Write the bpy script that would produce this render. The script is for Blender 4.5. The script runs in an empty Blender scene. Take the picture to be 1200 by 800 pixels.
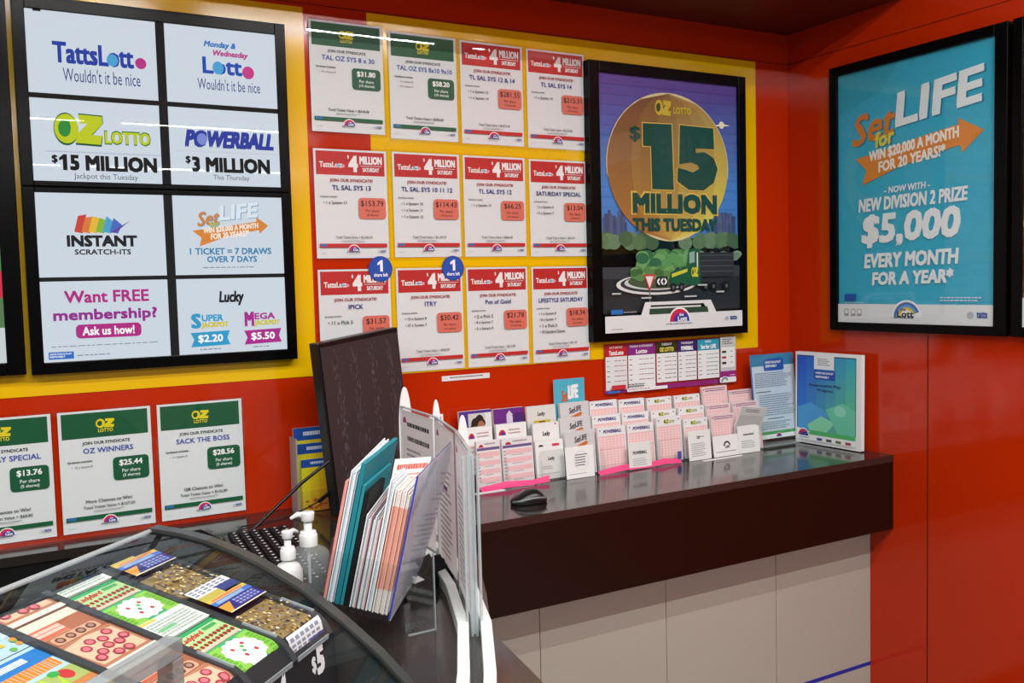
import bpy, math, random
from mathutils import Vector as V3, Matrix
random.seed(7)
SC = bpy.context.scene
COL = SC.collection
# ---------------------------------------------------------------- camera, world, lights, exposure
FPX = 1085.855
CAM = V3((-1.01134, -2.46557, -0.14934))
YAW, PIT, ROL = math.radians(29.24931), math.radians(-3.57511), math.radians(-1.47492)
FW = V3((math.sin(YAW)*math.cos(PIT), math.cos(YAW)*math.cos(PIT), math.sin(PIT)))
R0 = V3((math.cos(YAW), -math.sin(YAW), 0)); U0 = R0.cross(FW)
RT = R0*math.cos(ROL)+U0*math.sin(ROL); UP = U0*math.cos(ROL)-R0*math.sin(ROL)
cd = bpy.data.cameras.new('camera'); cam = bpy.data.objects.new('camera', cd); COL.objects.link(cam)
cd.sensor_width = 36; cd.lens = FPX*36/1200; cd.clip_start = .02
cam.matrix_world = Matrix(((RT.x, UP.x, -FW.x, CAM.x), (RT.y, UP.y, -FW.y, CAM.y), (RT.z, UP.z, -FW.z, CAM.z), (0, 0, 0, 1)))
SC.camera = cam
SC.view_settings.view_transform = 'Standard'; SC.view_settings.look = 'None'
SC.view_settings.gamma = 1; SC.view_settings.use_curve_mapping = False
SC.view_settings.exposure = 0.0
SC.cycles.transparent_max_bounces = 24
W = bpy.data.worlds.new('shop'); SC.world = W; W.use_nodes = True
W.node_tree.nodes['Background'].inputs[0].default_value = (.80, .88, .95, 1)
W.node_tree.nodes['Background'].inputs[1].default_value = .21
def area(name, loc, sx, sy, power, col=(1, .985, .96), rot=(0, 0, 0)):
    l = bpy.data.lights.new(name, 'AREA'); l.shape = 'RECTANGLE'; l.size = sx; l.size_y = sy; l.energy = power; l.color = col
    o = bpy.data.objects.new(name, l); COL.objects.link(o); o.location = loc; o.rotation_euler = rot
    return o
CEIL = 1.25
LAMPS = [(-1.75, 15), (-2.35, 28), (-5.6, 38), (-8.4, 38)]       # fluorescent rows parallel to the counter wall: y, watts
for y, p in LAMPS:
    for x in (-2.4, -.9, .6, 2.1) if y < -2 else (-1.9, -.4, 0.9):
        area('ceiling_tube', (x, y, CEIL-.05), 1.25, .022, p)

# ---------------------------------------------------------------- helpers
def lin(c): return c/12.92 if c <= .04045 else ((c+.055)/1.055)**2.4
MC = {}
def M(h, r=.5, s=.5, e=0, metal=0, coat=0):
    k = (h, r, s, e, metal, coat)
    if k in MC: return MC[k]
    m = bpy.data.materials.new('m_'+h); m.use_nodes = True; b = m.node_tree.nodes['Principled BSDF']
    c = tuple(lin(int(h[i:i+2], 16)/255) for i in (0, 2, 4))+(1,)
    b.inputs['Base Color'].default_value = c if not e else (.01, .01, .01, 1)
    b.inputs['Roughness'].default_value = r; b.inputs['Specular IOR Level'].default_value = s; b.inputs['Metallic'].default_value = metal
    b.inputs['Coat Weight'].default_value = coat; b.inputs['Coat Roughness'].default_value = .04
    if e: b.inputs['Emission Color'].default_value = c; b.inputs['Emission Strength'].default_value = e
    MC[k] = m; return m
def noisy(m, c1, c2, scale, stretch=(1, 1, 1), lo=.4, hi=.6):
    n = m.node_tree.nodes; l = m.node_tree.links; b = n['Principled BSDF']
    tc = n.new('ShaderNodeTexCoord'); mp = n.new('ShaderNodeMapping'); mp.inputs['Scale'].default_value = stretch
    no = n.new('ShaderNodeTexNoise'); no.inputs['Scale'].default_value = scale; no.inputs['Detail'].default_value = 6
    cr = n.new('ShaderNodeValToRGB'); cr.color_ramp.elements[0].position = lo; cr.color_ramp.elements[1].position = hi
    for e, h in zip(cr.color_ramp.elements, (c1, c2)): e.color = tuple(lin(int(h[i:i+2], 16)/255) for i in (0, 2, 4))+(1,)
    l.new(tc.outputs['Object'], mp.inputs[0]); l.new(mp.outputs[0], no.inputs['Vector']); l.new(no.outputs[0], cr.inputs[0]); l.new(cr.outputs[0], b.inputs['Base Color'])
    return m
def clear(name, tint=(1, 1, 1), ior=1.45, rough=.02, body=0, bodycol=(.8, .85, .9)):
    m = bpy.data.materials.new(name); m.use_nodes = True; n = m.node_tree.nodes; l = m.node_tree.links; n.clear()
    o = n.new('ShaderNodeOutputMaterial'); t = n.new('ShaderNodeBsdfTransparent'); t.inputs[0].default_value = (*tint, 1)
    g = n.new('ShaderNodeBsdfGlossy'); g.inputs['Roughness'].default_value = rough
    lw = n.new('ShaderNodeLayerWeight'); lw.inputs[0].default_value = .5; pw = n.new('ShaderNodeMath'); pw.operation = 'POWER'; pw.inputs[1].default_value = 5
    f = n.new('ShaderNodeMapRange'); r0 = ((ior-1)/(ior+1))**2; f.inputs['To Min'].default_value = r0; f.inputs['To Max'].default_value = .85
    l.new(lw.outputs['Facing'], pw.inputs[0]); l.new(pw.outputs[0], f.inputs['Value']); x = n.new('ShaderNodeMixShader')
    src = t
    if body:
        d = n.new('ShaderNodeBsdfDiffuse'); d.inputs[0].default_value = (*bodycol, 1)
        y = n.new('ShaderNodeMixShader'); y.inputs[0].default_value = body; l.new(t.outputs[0], y.inputs[1]); l.new(d.outputs[0], y.inputs[2]); src = y
    l.new(f.outputs[0], x.inputs[0]); l.new(src.outputs[0], x.inputs[1]); l.new(g.outputs[0], x.inputs[2]); l.new(x.outputs[0], o.inputs[0])
    return m
ACR = clear('clear_acrylic', (.97, .985, .985))
SLV = clear('clear_sleeve', (.985, .99, .99), 1.35, .006)
EDGE = clear('acrylic_edge', (.85, .9, .92), 1.5, .05, .45, (.62, .68, .70))
BLUEAC = clear('bluish_acrylic', (.88, .91, .98), 1.35, .05, .40, (.78, .81, .90))
GLS = clear('case_glass', (.92, .94, .95), 1.5, .01)

X3, Y3, Z3 = V3((1, 0, 0)), V3((0, 1, 0)), V3((0, 0, 1))
def paper_mat(h):
    if ('pp', h) in MC: return MC['pp', h]
    m = bpy.data.materials.new('paper_'+h); m.use_nodes = True; n = m.node_tree.nodes; l = m.node_tree.links; n.clear()
    c = tuple(lin(int(h[i:i+2], 16)/255) for i in (0, 2, 4))+(1,)
    o = n.new('ShaderNodeOutputMaterial'); d = n.new('ShaderNodeBsdfDiffuse'); t = n.new('ShaderNodeBsdfTranslucent'); x = n.new('ShaderNodeMixShader')
    d.inputs[0].default_value = c; t.inputs[0].default_value = c; x.inputs[0].default_value = .45
    l.new(d.outputs[0], x.inputs[1]); l.new(t.outputs[0], x.inputs[2]); l.new(x.outputs[0], o.inputs[0]); MC['pp', h] = m; return m
class MB:
    def __init__(s): s.v = []; s.f = []; s.m = []; s.mats = []; s.sm = []
    def mi(s, m):
        if m not in s.mats: s.mats.append(m)
        return s.mats.index(m)
    def add(s, vs, fs, m, smooth=False):
        b = len(s.v); s.v += [V3(v) for v in vs]; i = s.mi(m)
        for f in fs: s.f.append(tuple(b+k for k in f)); s.m.append(i); s.sm.append(smooth)
        return s
    def box(s, c, sz, m, ax=(X3, Y3, Z3)):
        c = V3(c); h = [ax[i]*(sz[i]/2) for i in range(3)]
        vs = [c+h[0]*a+h[1]*b+h[2]*d for d in (-1, 1) for b in (-1, 1) for a in (-1, 1)]
        return s.add(vs, [(0, 2, 3, 1), (4, 5, 7, 6), (0, 1, 5, 4), (1, 3, 7, 5), (3, 2, 6, 7), (2, 0, 4, 6)], m)
    def bb(s, a, b, m): return s.box([(a[i]+b[i])/2 for i in range(3)], [abs(b[i]-a[i]) for i in range(3)], m)
    def prism(s, pts, ext, m, smooth=False):
        n = len(pts); ext = V3(ext); vs = [V3(p) for p in pts]+[V3(p)+ext for p in pts]
        s.add(vs, [tuple(reversed(range(n))), tuple(range(n, 2*n))], m)
        return s.add(vs, [(i, (i+1) % n, n+(i+1) % n, n+i) for i in range(n)], m, smooth)
    def strip(s, path, width_vec, m, smooth=True):
        n = len(path); w = V3(width_vec)
        return s.add([V3(p) for p in path]+[V3(p)+w for p in path], [(i, i+1, n+i+1, n+i) for i in range(n-1)], m, smooth)
    def tube(s, path, r, m, k=10):
        P = [V3(p) for p in path]; vs = []; n = len(P)
        for i, p in enumerate(P):
            t = (P[min(i+1, n-1)]-P[max(i-1, 0)]).normalized(); a = t.cross(Z3 if abs(t.z) < .9 else X3).normalized(); b = t.cross(a)
            rr = r[i] if isinstance(r, (list, tuple)) else r
            vs += [p+(a*math.cos(2*math.pi*j/k)+b*math.sin(2*math.pi*j/k))*rr for j in range(k)]
        fs = [(i*k+j, i*k+(j+1) % k, (i+1)*k+(j+1) % k, (i+1)*k+j) for i in range(n-1) for j in range(k)]
        s.add(vs, fs, m, True); return s.add(vs, [tuple(range(k)), tuple(range((n-1)*k, n*k))], m)
    def lathe(s, prof, c, m, k=28, sx=1, sy=1):
        c = V3(c); n = len(prof)
        vs = [c+V3((r*math.cos(2*math.pi*j/k)*sx, r*math.sin(2*math.pi*j/k)*sy, z)) for r, z in prof for j in range(k)]
        return s.add(vs, [(i*k+j, i*k+(j+1) % k, (i+1)*k+(j+1) % k, (i+1)*k+j) for i in range(n-1) for j in range(k)], m, True)
    def build(s, name, parent=None, bevel=0, label=None):
        me = bpy.data.meshes.new(name); off = WORLD(parent)
        me.from_pydata([v-off for v in s.v], [], s.f)
        for m in s.mats: me.materials.append(m)
        me.polygons.foreach_set('material_index', s.m); me.polygons.foreach_set('use_smooth', s.sm); me.update()
        o = bpy.data.objects.new(name, me); COL.objects.link(o)
        if parent: o.parent = parent
        if bevel:
            b = o.modifiers.new('bevel', 'BEVEL'); b.width = bevel; b.segments = 2; b.limit_method = 'ANGLE'; b.angle_limit = .7
        if label: o['label'] = label
        return o
def WORLD(o):
    v = V3((0, 0, 0))
    while o: v += o.location; o = o.parent
    return v
def tag(o, label, cat, group=None):
    o['label'] = label; o['category'] = cat
    if group: o['group'] = group
    return o
def thing(name, loc, label, cat, group=None):
    o = bpy.data.objects.new(name, None); o.empty_display_size = .05; COL.objects.link(o); o.location = loc
    return tag(o, label, cat, group)
def struct(o): o['kind'] = 'structure'; return o
def ray(px, py): return FW+RT*((px-600)/FPX)-UP*((py-400)/FPX)
def onX(px, py, X): d = ray(px, py); return CAM+d*((X-CAM.x)/d.x)
def onY(px, py, Y): d = ray(px, py); return CAM+d*((Y-CAM.y)/d.y)
def onZ(px, py, Z): d = ray(px, py); return CAM+d*((Z-CAM.z)/d.z)
def onP(px, py, p, n): d = ray(px, py); return CAM+d*((p-CAM).dot(n)/d.dot(n))

TC = {}
def glyphs(t, b, sh):
    k = (t, sh)
    if k not in TC:
        cu = bpy.data.curves.new('t', 'FONT'); cu.body = t; cu.shear = sh; cu.resolution_u = 2; cu.fill_mode = 'FRONT'
        ob = bpy.data.objects.new('t', cu); me = bpy.data.meshes.new_from_object(ob)
        vs = [(v.co.x, v.co.y) for v in me.vertices]; fs = [tuple(p.vertices) for p in me.polygons]
        x0 = min(v[0] for v in vs); x1 = max(v[0] for v in vs); y0 = min(v[1] for v in vs); y1 = max(v[1] for v in vs)
        TC[k] = ([((x-x0)/(x1-x0), 1-(y-y0)/(y1-y0)) for x, y in vs], fs, (x1-x0)/(y1-y0))
        bpy.data.objects.remove(ob); bpy.data.curves.remove(cu); bpy.data.meshes.remove(me)
    return TC[k]
class Pr(MB):
    """Printed sheet: x,y are fractions of the sheet from its top-left corner; each shape lies a hair above the previous."""
    def __init__(s, O, U, Vd, N, mat=None, step=.00007, lift=0):
        MB.__init__(s); s.O, s.U, s.V, s.N = V3(O), V3(U), V3(Vd), V3(N); s.k = 0; s.mat = mat or (lambda h: M(h, .45, .4)); s.step = step; s.lift = lift
        s.w, s.h = s.U.length, s.V.length
    def pt(s, x, y): return s.O+s.U*x+s.V*y+s.N*(s.k*s.step+s.lift)
    def poly(s, pts, c):
        s.k += 1; s.add([s.pt(*p) for p in pts], [tuple(range(len(pts)))], s.mat(c)); return s
    def rect(s, x0, y0, x1, y1, c): return s.poly([(x0, y0), (x0, y1), (x1, y1), (x1, y0)], c)
    def ell(s, x, y, rx, ry, c, a0=0, a1=360, n=28):
        return s.poly([(x+rx*math.cos(math.radians(a0+(a1-a0)*i/n)), y-ry*math.sin(math.radians(a0+(a1-a0)*i/n))) for i in range(n+(1 if a1-a0 < 360 else 0))], c)
    def rr(s, x0, y0, x1, y1, c, r=.15):
        rx = r*min((x1-x0)*s.w, (y1-y0)*s.h)/s.w; ry = rx*s.w/s.h; P = []
        for cx, cy, a in ((x1-rx, y0+ry, 0), (x0+rx, y0+ry, 90), (x0+rx, y1-ry, 180), (x1-rx, y1-ry, 270)):
            P += [(cx+rx*math.cos(math.radians(a+t)), cy-ry*math.sin(math.radians(a+t))) for t in (0, 30, 60, 90)]
        return s.poly(P, c)
    def text(s, t, x0, y0, x1, y1, c, b=.0, sh=0, ang=0, skew=0):
        vs, fs, _ = glyphs(t, b, sh); cx, cy = (x0+x1)/2, (y0+y1)/2; a = math.radians(ang); W_, H_ = (x1-x0)*s.w, (y1-y0)*s.h
        q = H_*(1.7*b if b < .018 else .031+(b-.018)*.42); W_ -= 2*q; H_ -= 2*q     # bold lettering: the strokes are thickened by shifted copies
        for ox, oy in (((0, 0),) if q <= 0 else ((-q, -q), (q, -q), (-q, q), (q, q), (0, 0))):
            P = []; s.k += 1
            for x, y in vs:
                dx, dy = (x-.5)*W_+ox, (y-.5)*H_+oy
                P.append(s.pt(cx+(dx*math.cos(a)+dy*math.sin(a))/s.w, cy+(-dx*math.sin(a)+dy*math.cos(a))/s.h+skew*(x-.5)))
            s.add(P, fs, s.mat(c))
        return s
    def ctext(s, t, cx, y0, y1, c, wmax, b=.0, sh=0, ang=0):
        w = min(wmax, glyphs(t, b, sh)[2]*(y1-y0)*s.h/s.w); return s.text(t, cx-w/2, y0, cx+w/2, y1, c, b, sh, ang)
    def ltext(s, t, x0, y0, y1, c, wmax, b=.0, sh=0):
        w = min(wmax, glyphs(t, b, sh)[2]*(y1-y0)*s.h/s.w); return s.text(t, x0, y0, x0+w, y1, c, b, sh)
    def greek(s, x0, y0, x1, y1, n, c, ragged=.25, fill=.45):
        """rows of print too small to read"""
        s.k += 1; dy = (y1-y0)/n
        for i in range(n):
            x = x0; e = x1-(x1-x0)*ragged*random.random(); y = y0+dy*i
            while x < e-.004:
                w = min(random.uniform(.02, .07)*max(.3, x1-x0)*1.2, e-x)
                s.add([s.pt(x, y), s.pt(x, y+dy*fill), s.pt(x+w, y+dy*fill), s.pt(x+w, y)], [(0, 1, 2, 3)], s.mat(c)); x += w+.012*max(.4, x1-x0)
        return s
    def lott(s, cx, yb, rx, dark=False, txt=True):
        ry = rx*s.w/s.h; s.ell(cx, yb, rx*1.14, ry*1.14, 'F2F4F5', 0, 180)
        cols = ['D8262F', 'C42A6B', '7A2C86', '2B3C98'] if not dark else ['3B67B5', '4FA3D8', 'E9C437', 'F2F4F5']
        for i, c in enumerate(cols):
            for k in range(4):
                pass
            q = 1-.17*i; s.ell(cx, yb, rx*q, ry*q, c, 0 if not dark else 20, 180, 20)
        if dark: s.ell(cx, yb, rx*.42, ry*.42, 'F2F4F5', 0, 180)
        else:
            s.poly([(cx, yb), (cx+rx, yb), (cx+rx*.96, yb-ry*.3), (cx+rx*.6, yb-ry*.75), (cx+rx*.1, yb-ry*.35)], '2B3C98')
        if txt:
            if dark: s.text('the', cx-rx*.5, yb-ry*.62, cx-rx*.05, yb-ry*.42, '1B2F6B', .02).text('Lott', cx-rx*.72, yb-ry*.42, cx+rx*.55, yb-.0, '111111', .05)
            else: s.text('the', cx-rx*.05, yb-ry*.66, cx+rx*.4, yb-ry*.42, 'FFFFFF', .02).text('Lott', cx-rx*.2, yb-ry*.4, cx+rx*.75, yb-ry*.02, 'FFFFFF', .04)
        return s
def ozlogo(P, x0, y0, x1, y1, c='F3E11A', c2='1E7A3A', flat=True):
    """round O with a dark heart, then a heavy Z; LOTTO follows"""
    w = x1-x0; h = y1-y0
    P.ell(x0+w*.24, y0+h*.5, w*.25, h*.5, c); P.ell(x0+w*.2, y0+h*.5, w*.13, h*.28, c2)
    P.poly([(x0+w*.12, y0+h*.3), (x0+w*.3, y0+h*.2), (x0+w*.34, y0+h*.45), (x0+w*.2, y0+h*.5)], c2)
    P.poly([(x0+w*.5, y0), (x1, y0+h*.03), (x1, y0+h*.28), (x0+w*.76, y0+h*.68), (x1-w*.02, y0+h*.68), (x1-w*.05, y1), (x0+w*.42, y1-h*.03), (x0+w*.44, y0+h*.7), (x0+w*.68, y0+h*.3), (x0+w*.52, y0+h*.3)], c)
def arrow(P, x0, y0, x1, y1, rise, th, c):
    """banner arrow with a notched tail and a bent shaft"""
    pts = []
    n = 6
    f = lambda t: y0+(y1-y0)*t-rise*math.sin(math.pi*t)
    top = [(x0+(x1-x0)*.86*i/n, f(.86*i/n)-th/2) for i in range(n+1)]; bot = [(x, y+th) for x, y in top]
    P.poly(top+[(x1-(x1-x0)*.15, f(.85)-th*.95), (x1, f(1)-th*.1), (x1-(x1-x0)*.11, f(.89)+th*.95)]+bot[::-1]+[(x0+(x1-x0)*.05, f(.03)+th*.1)], c)
def setforlife(P, x0, y0, x1, y1, c1='F5A02A', c2='FFFFFF', c3='F3DC3C', shadow='1C6F95'):
    w = x1-x0; h = y1-y0; X = lambda u: x0+u*w; Yy = lambda v: y0+v*h
    for k, (a, b, cc) in enumerate(((.012, .02, shadow), (0, 0, None))):
        P.text('Set', X(0+a), Yy(.30+b), X(.37+a), Yy(.90+b), cc or c1, .015, .35, 8)
        P.text('LIFE', X(.35+a), Yy(-.02+b), X(1+a), Yy(.62+b), cc or c2, .06, .16, 6)
        P.text('for', X(.20+a), Yy(.72+b), X(.36+a), Yy(1.02+b), cc or c3, .04, .2, 8)
def mat_screen(h): return M(h, .6, .08, .88)

# ---------------------------------------------------------------- the room
RED = M('BE2C04', .10, .45); YEL = M('F0BF0A', .12, .5); SEAM = M('5A1206', .6, .2); DARKSEAM = M('3A1A10', .7, .2)
XW = 1.537; CT = -.741; FLOOR = -1.75
b = MB(); b.bb((-3.6, 0, FLOOR), (XW+.1, .1, CEIL), RED); b.bb((-3.6, -.0006, .6098), (XW, 0, .6122), SEAM); b.bb((-.2275, -.0006, .6122), (-.2255, 0, CEIL), SEAM)
struct(b.build('wall_back'))
b = MB(); b.bb((XW, -6, FLOOR), (XW+.1, 0, CEIL), RED); b.bb((XW-.0006, -6, .6098), (XW, 0, .6122), SEAM)
b.bb((XW-.0008, -.5798, FLOOR), (XW, -.5768, -.345), DARKSEAM); b.bb((XW-.0006, -.866, .612), (XW, -.864, CEIL), SEAM)
struct(b.build('wall_right'))
b = MB(); b.bb((-3.6, -10, FLOOR-.1), (XW+.1, 0, FLOOR), M('8C8880', .25)); struct(b.build('floor'))
b = MB(); b.bb((-3.6, -10, CEIL), (XW+.1, 0, CEIL+.1), M('B9BAB8', .8)); struct(b.build('ceiling'))
b = MB(); b.bb((-3.6, -.50, .715), (XW, 0, CEIL), M('5A0E04', .5)); struct(b.build('trim_3'))
b = MB(); b.bb((-3.6, -.002, -.387), (-.246, 0, .6), YEL); struct(b.build('trim_1'))
b = MB(); b.bb((-.066, -.002, -.400), (1.379, 0, .607), YEL); struct(b.build('trim_2'))

# ---------------------------------------------------------------- counter
TOP = M('2A2624', .12, .9); FAS = M('1C0B06', .3, .3); WHITE = M('ADA89E', .35, .4); BLACK = M('0B0B0C', .4, .4)
poly = [(-3.2, -.001), (-3.2, -.092), (-.585, -.092), (-.55, -.27), (-.60, -.62), (-.87, -.86), (-1.7, -1.66), (-1.45, -2.0), (-.95, -1.95), (-.62, -1.78), (-.42, -1.58), (-.35, -1.42), (-.326, -1.304), (-.309, -1.185), (-.297, -1.09), (-.22, -.93), (-.12, -.70), (-.05, -.53), (0, -.450), (XW-.001, -.452), (XW-.001, -.001)]
t = thing('counter_worktop', (.6, -.2, CT), 'glossy dark brown counter top with deep apron running along the red wall', 'counter')
b = MB(); b.prism([(x, y, CT-.022) for x, y in poly], (0, 0, .022), TOP); b.build('work_surface', t)
b = MB()
fr = poly[7:20]
b.prism([(0.0, -.450, CT-.245), (XW, -.450, CT-.245), (XW, -.428, CT-.245), (0.0, -.428, CT-.245)], (0, 0, .2225), FAS)
inn = [(x-.02, y+.004) for x, y in fr[:-1]]
for i in range(len(fr)-2):
    p, q, r_, s_ = fr[i], fr[i+1], inn[i+1], inn[i]
    b.prism([(*p, CT-.245), (*q, CT-.245), (*r_, CT-.245), (*s_, CT-.245)], (0, 0, .2225), FAS)
b.build('apron', t)
t = thing('service_counter', (.7, -.3, FLOOR), 'white panelled counter base with a thin blue stripe under the dark top', 'counter')
YB = -.36
xs = [-.45, onY(632, 713, YB).x, onY(780, 682, YB).x, onY(909, 655, YB).x, XW-.001]
for i in range(4):
    b = MB(); b.bb((xs[i]+.0012, YB, FLOOR+.08), (xs[i+1]-.0012, YB+.018, CT-.024), WHITE); b.build('front_panel', t)
b = MB(); zb = onY(1021, 776, YB).z; b.bb((onY(940, 800, YB).x, YB-.001, zb-.006), (XW-.002, YB, zb+.006), M('1A2FA0', .4)); b.build('stripe', t, label='thin blue stripe')
b = MB(); b.bb((-.45, YB+.0185, FLOOR), (XW-.002, -.02, CT-.024), BLACK); b.build('carcass', t)
t = tag(MB().bb((-3.0, -.085, FLOOR), (-.6, -.01, CT-.024), BLACK).build('back_cabinet'), 'black cabinet below the narrow ledge under the green-headed posters', 'cabinet')
b = MB(); b.prism([(-.60, -.62, FLOOR), (-.9, -.9, FLOOR), (-1.5, -1.52, FLOOR), (-1.1, -1.7, FLOOR), (-.5, -1.3, FLOOR), (-.45, -1.05, FLOOR), (-.40, -.8, FLOOR), (-.47, -.6, FLOOR)], (0, 0, CT-.024-FLOOR), BLACK)
tag(b.build('corner_cabinet'), 'black cabinet carrying the curved end of the counter below the ticket case', 'cabinet')

# ---------------------------------------------------------------- wall posters (A4)
A4W, A4H = .21, .297
def green_poster(P, name, bullets, price, shares, total, chances=None):
    P.rect(0, 0, 1, 1, 'E6EBEC'); P.rect(.035, .018, .965, .225, '0E5A36')
    ozlogo(P, .40, .075, .60, .15, 'EBD91C', '0E5A36'); P.ctext('LOTTO', .5, .155, .185, 'EBD91C', .16, .03)
    P.ctext('JOIN OUR SYNDICATE', .5, .255, .288, '1C1C22', .66, .012); P.ctext(name, .52, .308, .352, '3A4FB0', .82, .012)
    P.ltext('Syndicate includes:', .08, .405, .428, '22262B', .36, .01)
    for i, q in enumerate(bullets): P.ltext('\u2022  '+q, .12, .45+.045*i, .472+.045*i, '3A3E44', .3)
    P.rr(.56, .405, .955, .60, '0F5A38', .16); P.ctext(price, .757, .43, .485, 'F4F7F4', .32, .03); P.ctext('Per share', .757, .507, .535, 'E9F2EA', .2, .01); P.ctext('(%s shares)' % shares, .757, .548, .58, 'E9F2EA', .24, .01)
    if chances: P.ctext(chances, .5, .735, .762, '1C1C22', .5, .008)
    P.ctext('Total Ticket Value = '+total, .5, .785, .812, '1C1C22', .56, .006); P.greek(.33, .826, .68, .843, 2, '777C80')
    foot(P, '0E5A36')
def foot(P, c):
    P.rect(.035, .865, .965, .9, c); P.rect(.05, .87, .14, .89, '2D6FB5'); P.lott(.5, .935, .075); P.greek(.40, .942, .60, .958, 1, '4A5080')
    P.text('tatts', .87, .925, .945, .945, '27489B', .03); P.ell(.85, .935, .012, .008, 'B9C2C8'); P.greek(.05, .95, .14, .958, 1, '9AA0A5')
def red_poster(P, name, bullets, price, shares, total):
    P.rect(0, 0, 1, 1, 'E6EAEC'); P.rect(.03, .018, .97, .235, 'C32A2A')
    P.text('TattsLott', .075, .115, .385, .168, 'F3F1F0', .03); P.ell(.325, .147, .022, .013, '6FC2E6'); P.ell(.40, .15, .02, .0145, 'E9A6C0')
    P.text('$', .455, .05, .48, .085, 'F6F2F2', .03); P.text('4', .465, .05, .60, .205, 'F6F2F2', .075)
    P.text('MILLION', .62, .055, .935, .13, 'F6F2F2', .06); P.rect(.625, .142, .93, .146, 'F6F2F2'); P.text('SATURDAY', .66, .16, .89, .2, 'F6F2F2', .03)
    P.ctext('JOIN OUR SYNDICATE!', .5, .268, .305, 'A8323B', .76, .012); P.ctext(name, .5, .328, .372, '3A4496', .78, .012)
    P.ltext('Syndicate includes:', .07, .425, .445, '22262B', .34, .006)
    for i, q in enumerate(bullets): P.ltext('\u2022 '+q, .11, .475+.062*i, .508+.062*i, '1F2328', .44, .004)
    P.rr(.585, .44, .965, .635, 'D9705F', .16); P.ctext(price, .775, .465, .525, '2A1A1A', .32, .006); P.ctext('Per share', .775, .545, .572, '2A1A1A', .19); P.ctext('(%s shares)' % shares, .775, .588, .615, '2A1A1A', .23)
    P.ctext('Total Ticket Value = '+total, .51, .795, .82, '22262B', .5, .002); P.greek(.33, .835, .68, .852, 2, '85898D')
    foot(P, 'C32A2A')
PX = [-.2330, -.0056, .2168, .4414]; PZ = [(.572, .564, .562, .5606), (.2291, .2303, .2301, .2286), (-.0985, -.0979, -.0988, -.0999)]
G = 'syndicate posters on the yellow wall'
POST = [
 ('g', 'TAL OZ SYS 8 x 30', ['30 x System 8'], '$31.80', '10', '$318.00', 'green-headed white syndicate poster priced $31.80, first in the top row'),
 ('g', 'TAL OZ SYS 8x10 9x10', ['10 x System 8', '10 x System 9'], '$58.20', '10', '$582.00', 'green-headed white syndicate poster priced $58.20, second in the top row'),
 ('r', 'TL SAL SYS 12 & 14', ['1 x System 12', '1 x System 14'], '$281.55', '10', '$2,815.50', 'red-headed syndicate poster priced $281.55, third in the top row'),
 ('r', 'TL SAL SYS 14', ['1 x System 14'], '$215.31', '10', '$2,153.05', 'red-headed syndicate poster priced $215.31, top row beside the framed balloon poster'),
 ('r', 'TL SAL SYS 13', ['1 x System 13'], '$153.79', '8', '$1,230.30', 'red-headed syndicate poster priced $153.79, first in the middle row'),
 ('r', 'TL SAL SYS 10 11 12', ['1 x System 10', '1 x System 11', '1 x System 12'], '$114.43', '10', '$1,144.25', 'red-headed syndicate poster priced $114.43 with three bullet lines, middle row'),
 ('r', 'TL SAL SYS 12', ['1 x System 12'], '$66.25', '10', '$662.45', 'red-headed syndicate poster priced $66.25, third in the middle row'),
 ('r', 'SATURDAY SPECIAL', ['2 x System 8', '5 x System 7'], '$13.04', '5', '$65.20', 'red-headed syndicate poster priced $13.04, end of the middle row'),
 ('r', 'IPICK', ['11 x Pick 5'], '$31.57', '12', '$378.80', 'red-headed syndicate poster priced $31.57, partly hidden behind the dark monitor'),
 ('r', 'ITRY', ['12 x System 8', '27 x System 7'], '$30.42', '14', '$425.90', 'red-headed syndicate poster priced $30.42, bottom row with blue sticker on its corner'),
 ('r', 'Pot of Gold', ['2 x Pick 5', '8 x System 7', '2 x System 8'], '$21.78', '10', '$217.80', 'red-headed syndicate poster priced $21.78, third in the bottom row'),
 ('r', 'LIFESTYLE SATURDAY', ['1 x System 8', '8 x System 7', '1 x Pick 5', '18 Standard Games'], '$18.34', '5', '$91.70', 'red-headed syndicate poster priced $18.34 with four bullet lines, bottom row')]
def poster(kind, x, z, args, label, group):
    t = thing('syndicate_poster', (x+A4W/2, 0, z-A4H), label, 'poster', group)
    P = Pr((x, -.004, z), (A4W, 0, 0), (0, 0, -A4H), (0, -1, 0)); (green_poster if kind == 'g' else red_poster)(P, *args); P.build('sheet', t)
    b = MB(); b.bb((x-.006, -.0068, z-A4H-.008), (x+A4W+.006, -.0053, z+.005), SLV); b.bb((x-.006, -.004, z-A4H-.008), (x+A4W+.006, -.0025, z+.005), SLV); b.build('sleeve', t)
for i, p in enumerate(POST): poster(p[0], PX[i % 4], PZ[i//4][i % 4], p[1:6], p[6], G)
for x, nm, bl, pr, tot, ch, lab in (
    (-1.1125, 'TUESDAY SPECIAL', ['6 x System 8'], '$13.76', '$68.80', 'More Chances to Win!', 'green-headed syndicate poster priced $13.76, cut by the edge of the photo'),
    (-.8880, 'OZ WINNERS', ['12 x System 8'], '$25.44', '$127.20', 'More Chances to Win!', 'green-headed syndicate poster priced $25.44, between two others on the black ledge'),
    (-.6625, 'SACK THE BOSS', ['5 x System 8'], '$28.56', '$142.80', '108 Chances to Win!', 'green-headed syndicate poster priced $28.56, on the ledge under the menu screens')):
    poster('g', x, -.4315, (nm, bl, pr, '5', tot, ch), lab, 'posters standing on the ledge')
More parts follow.
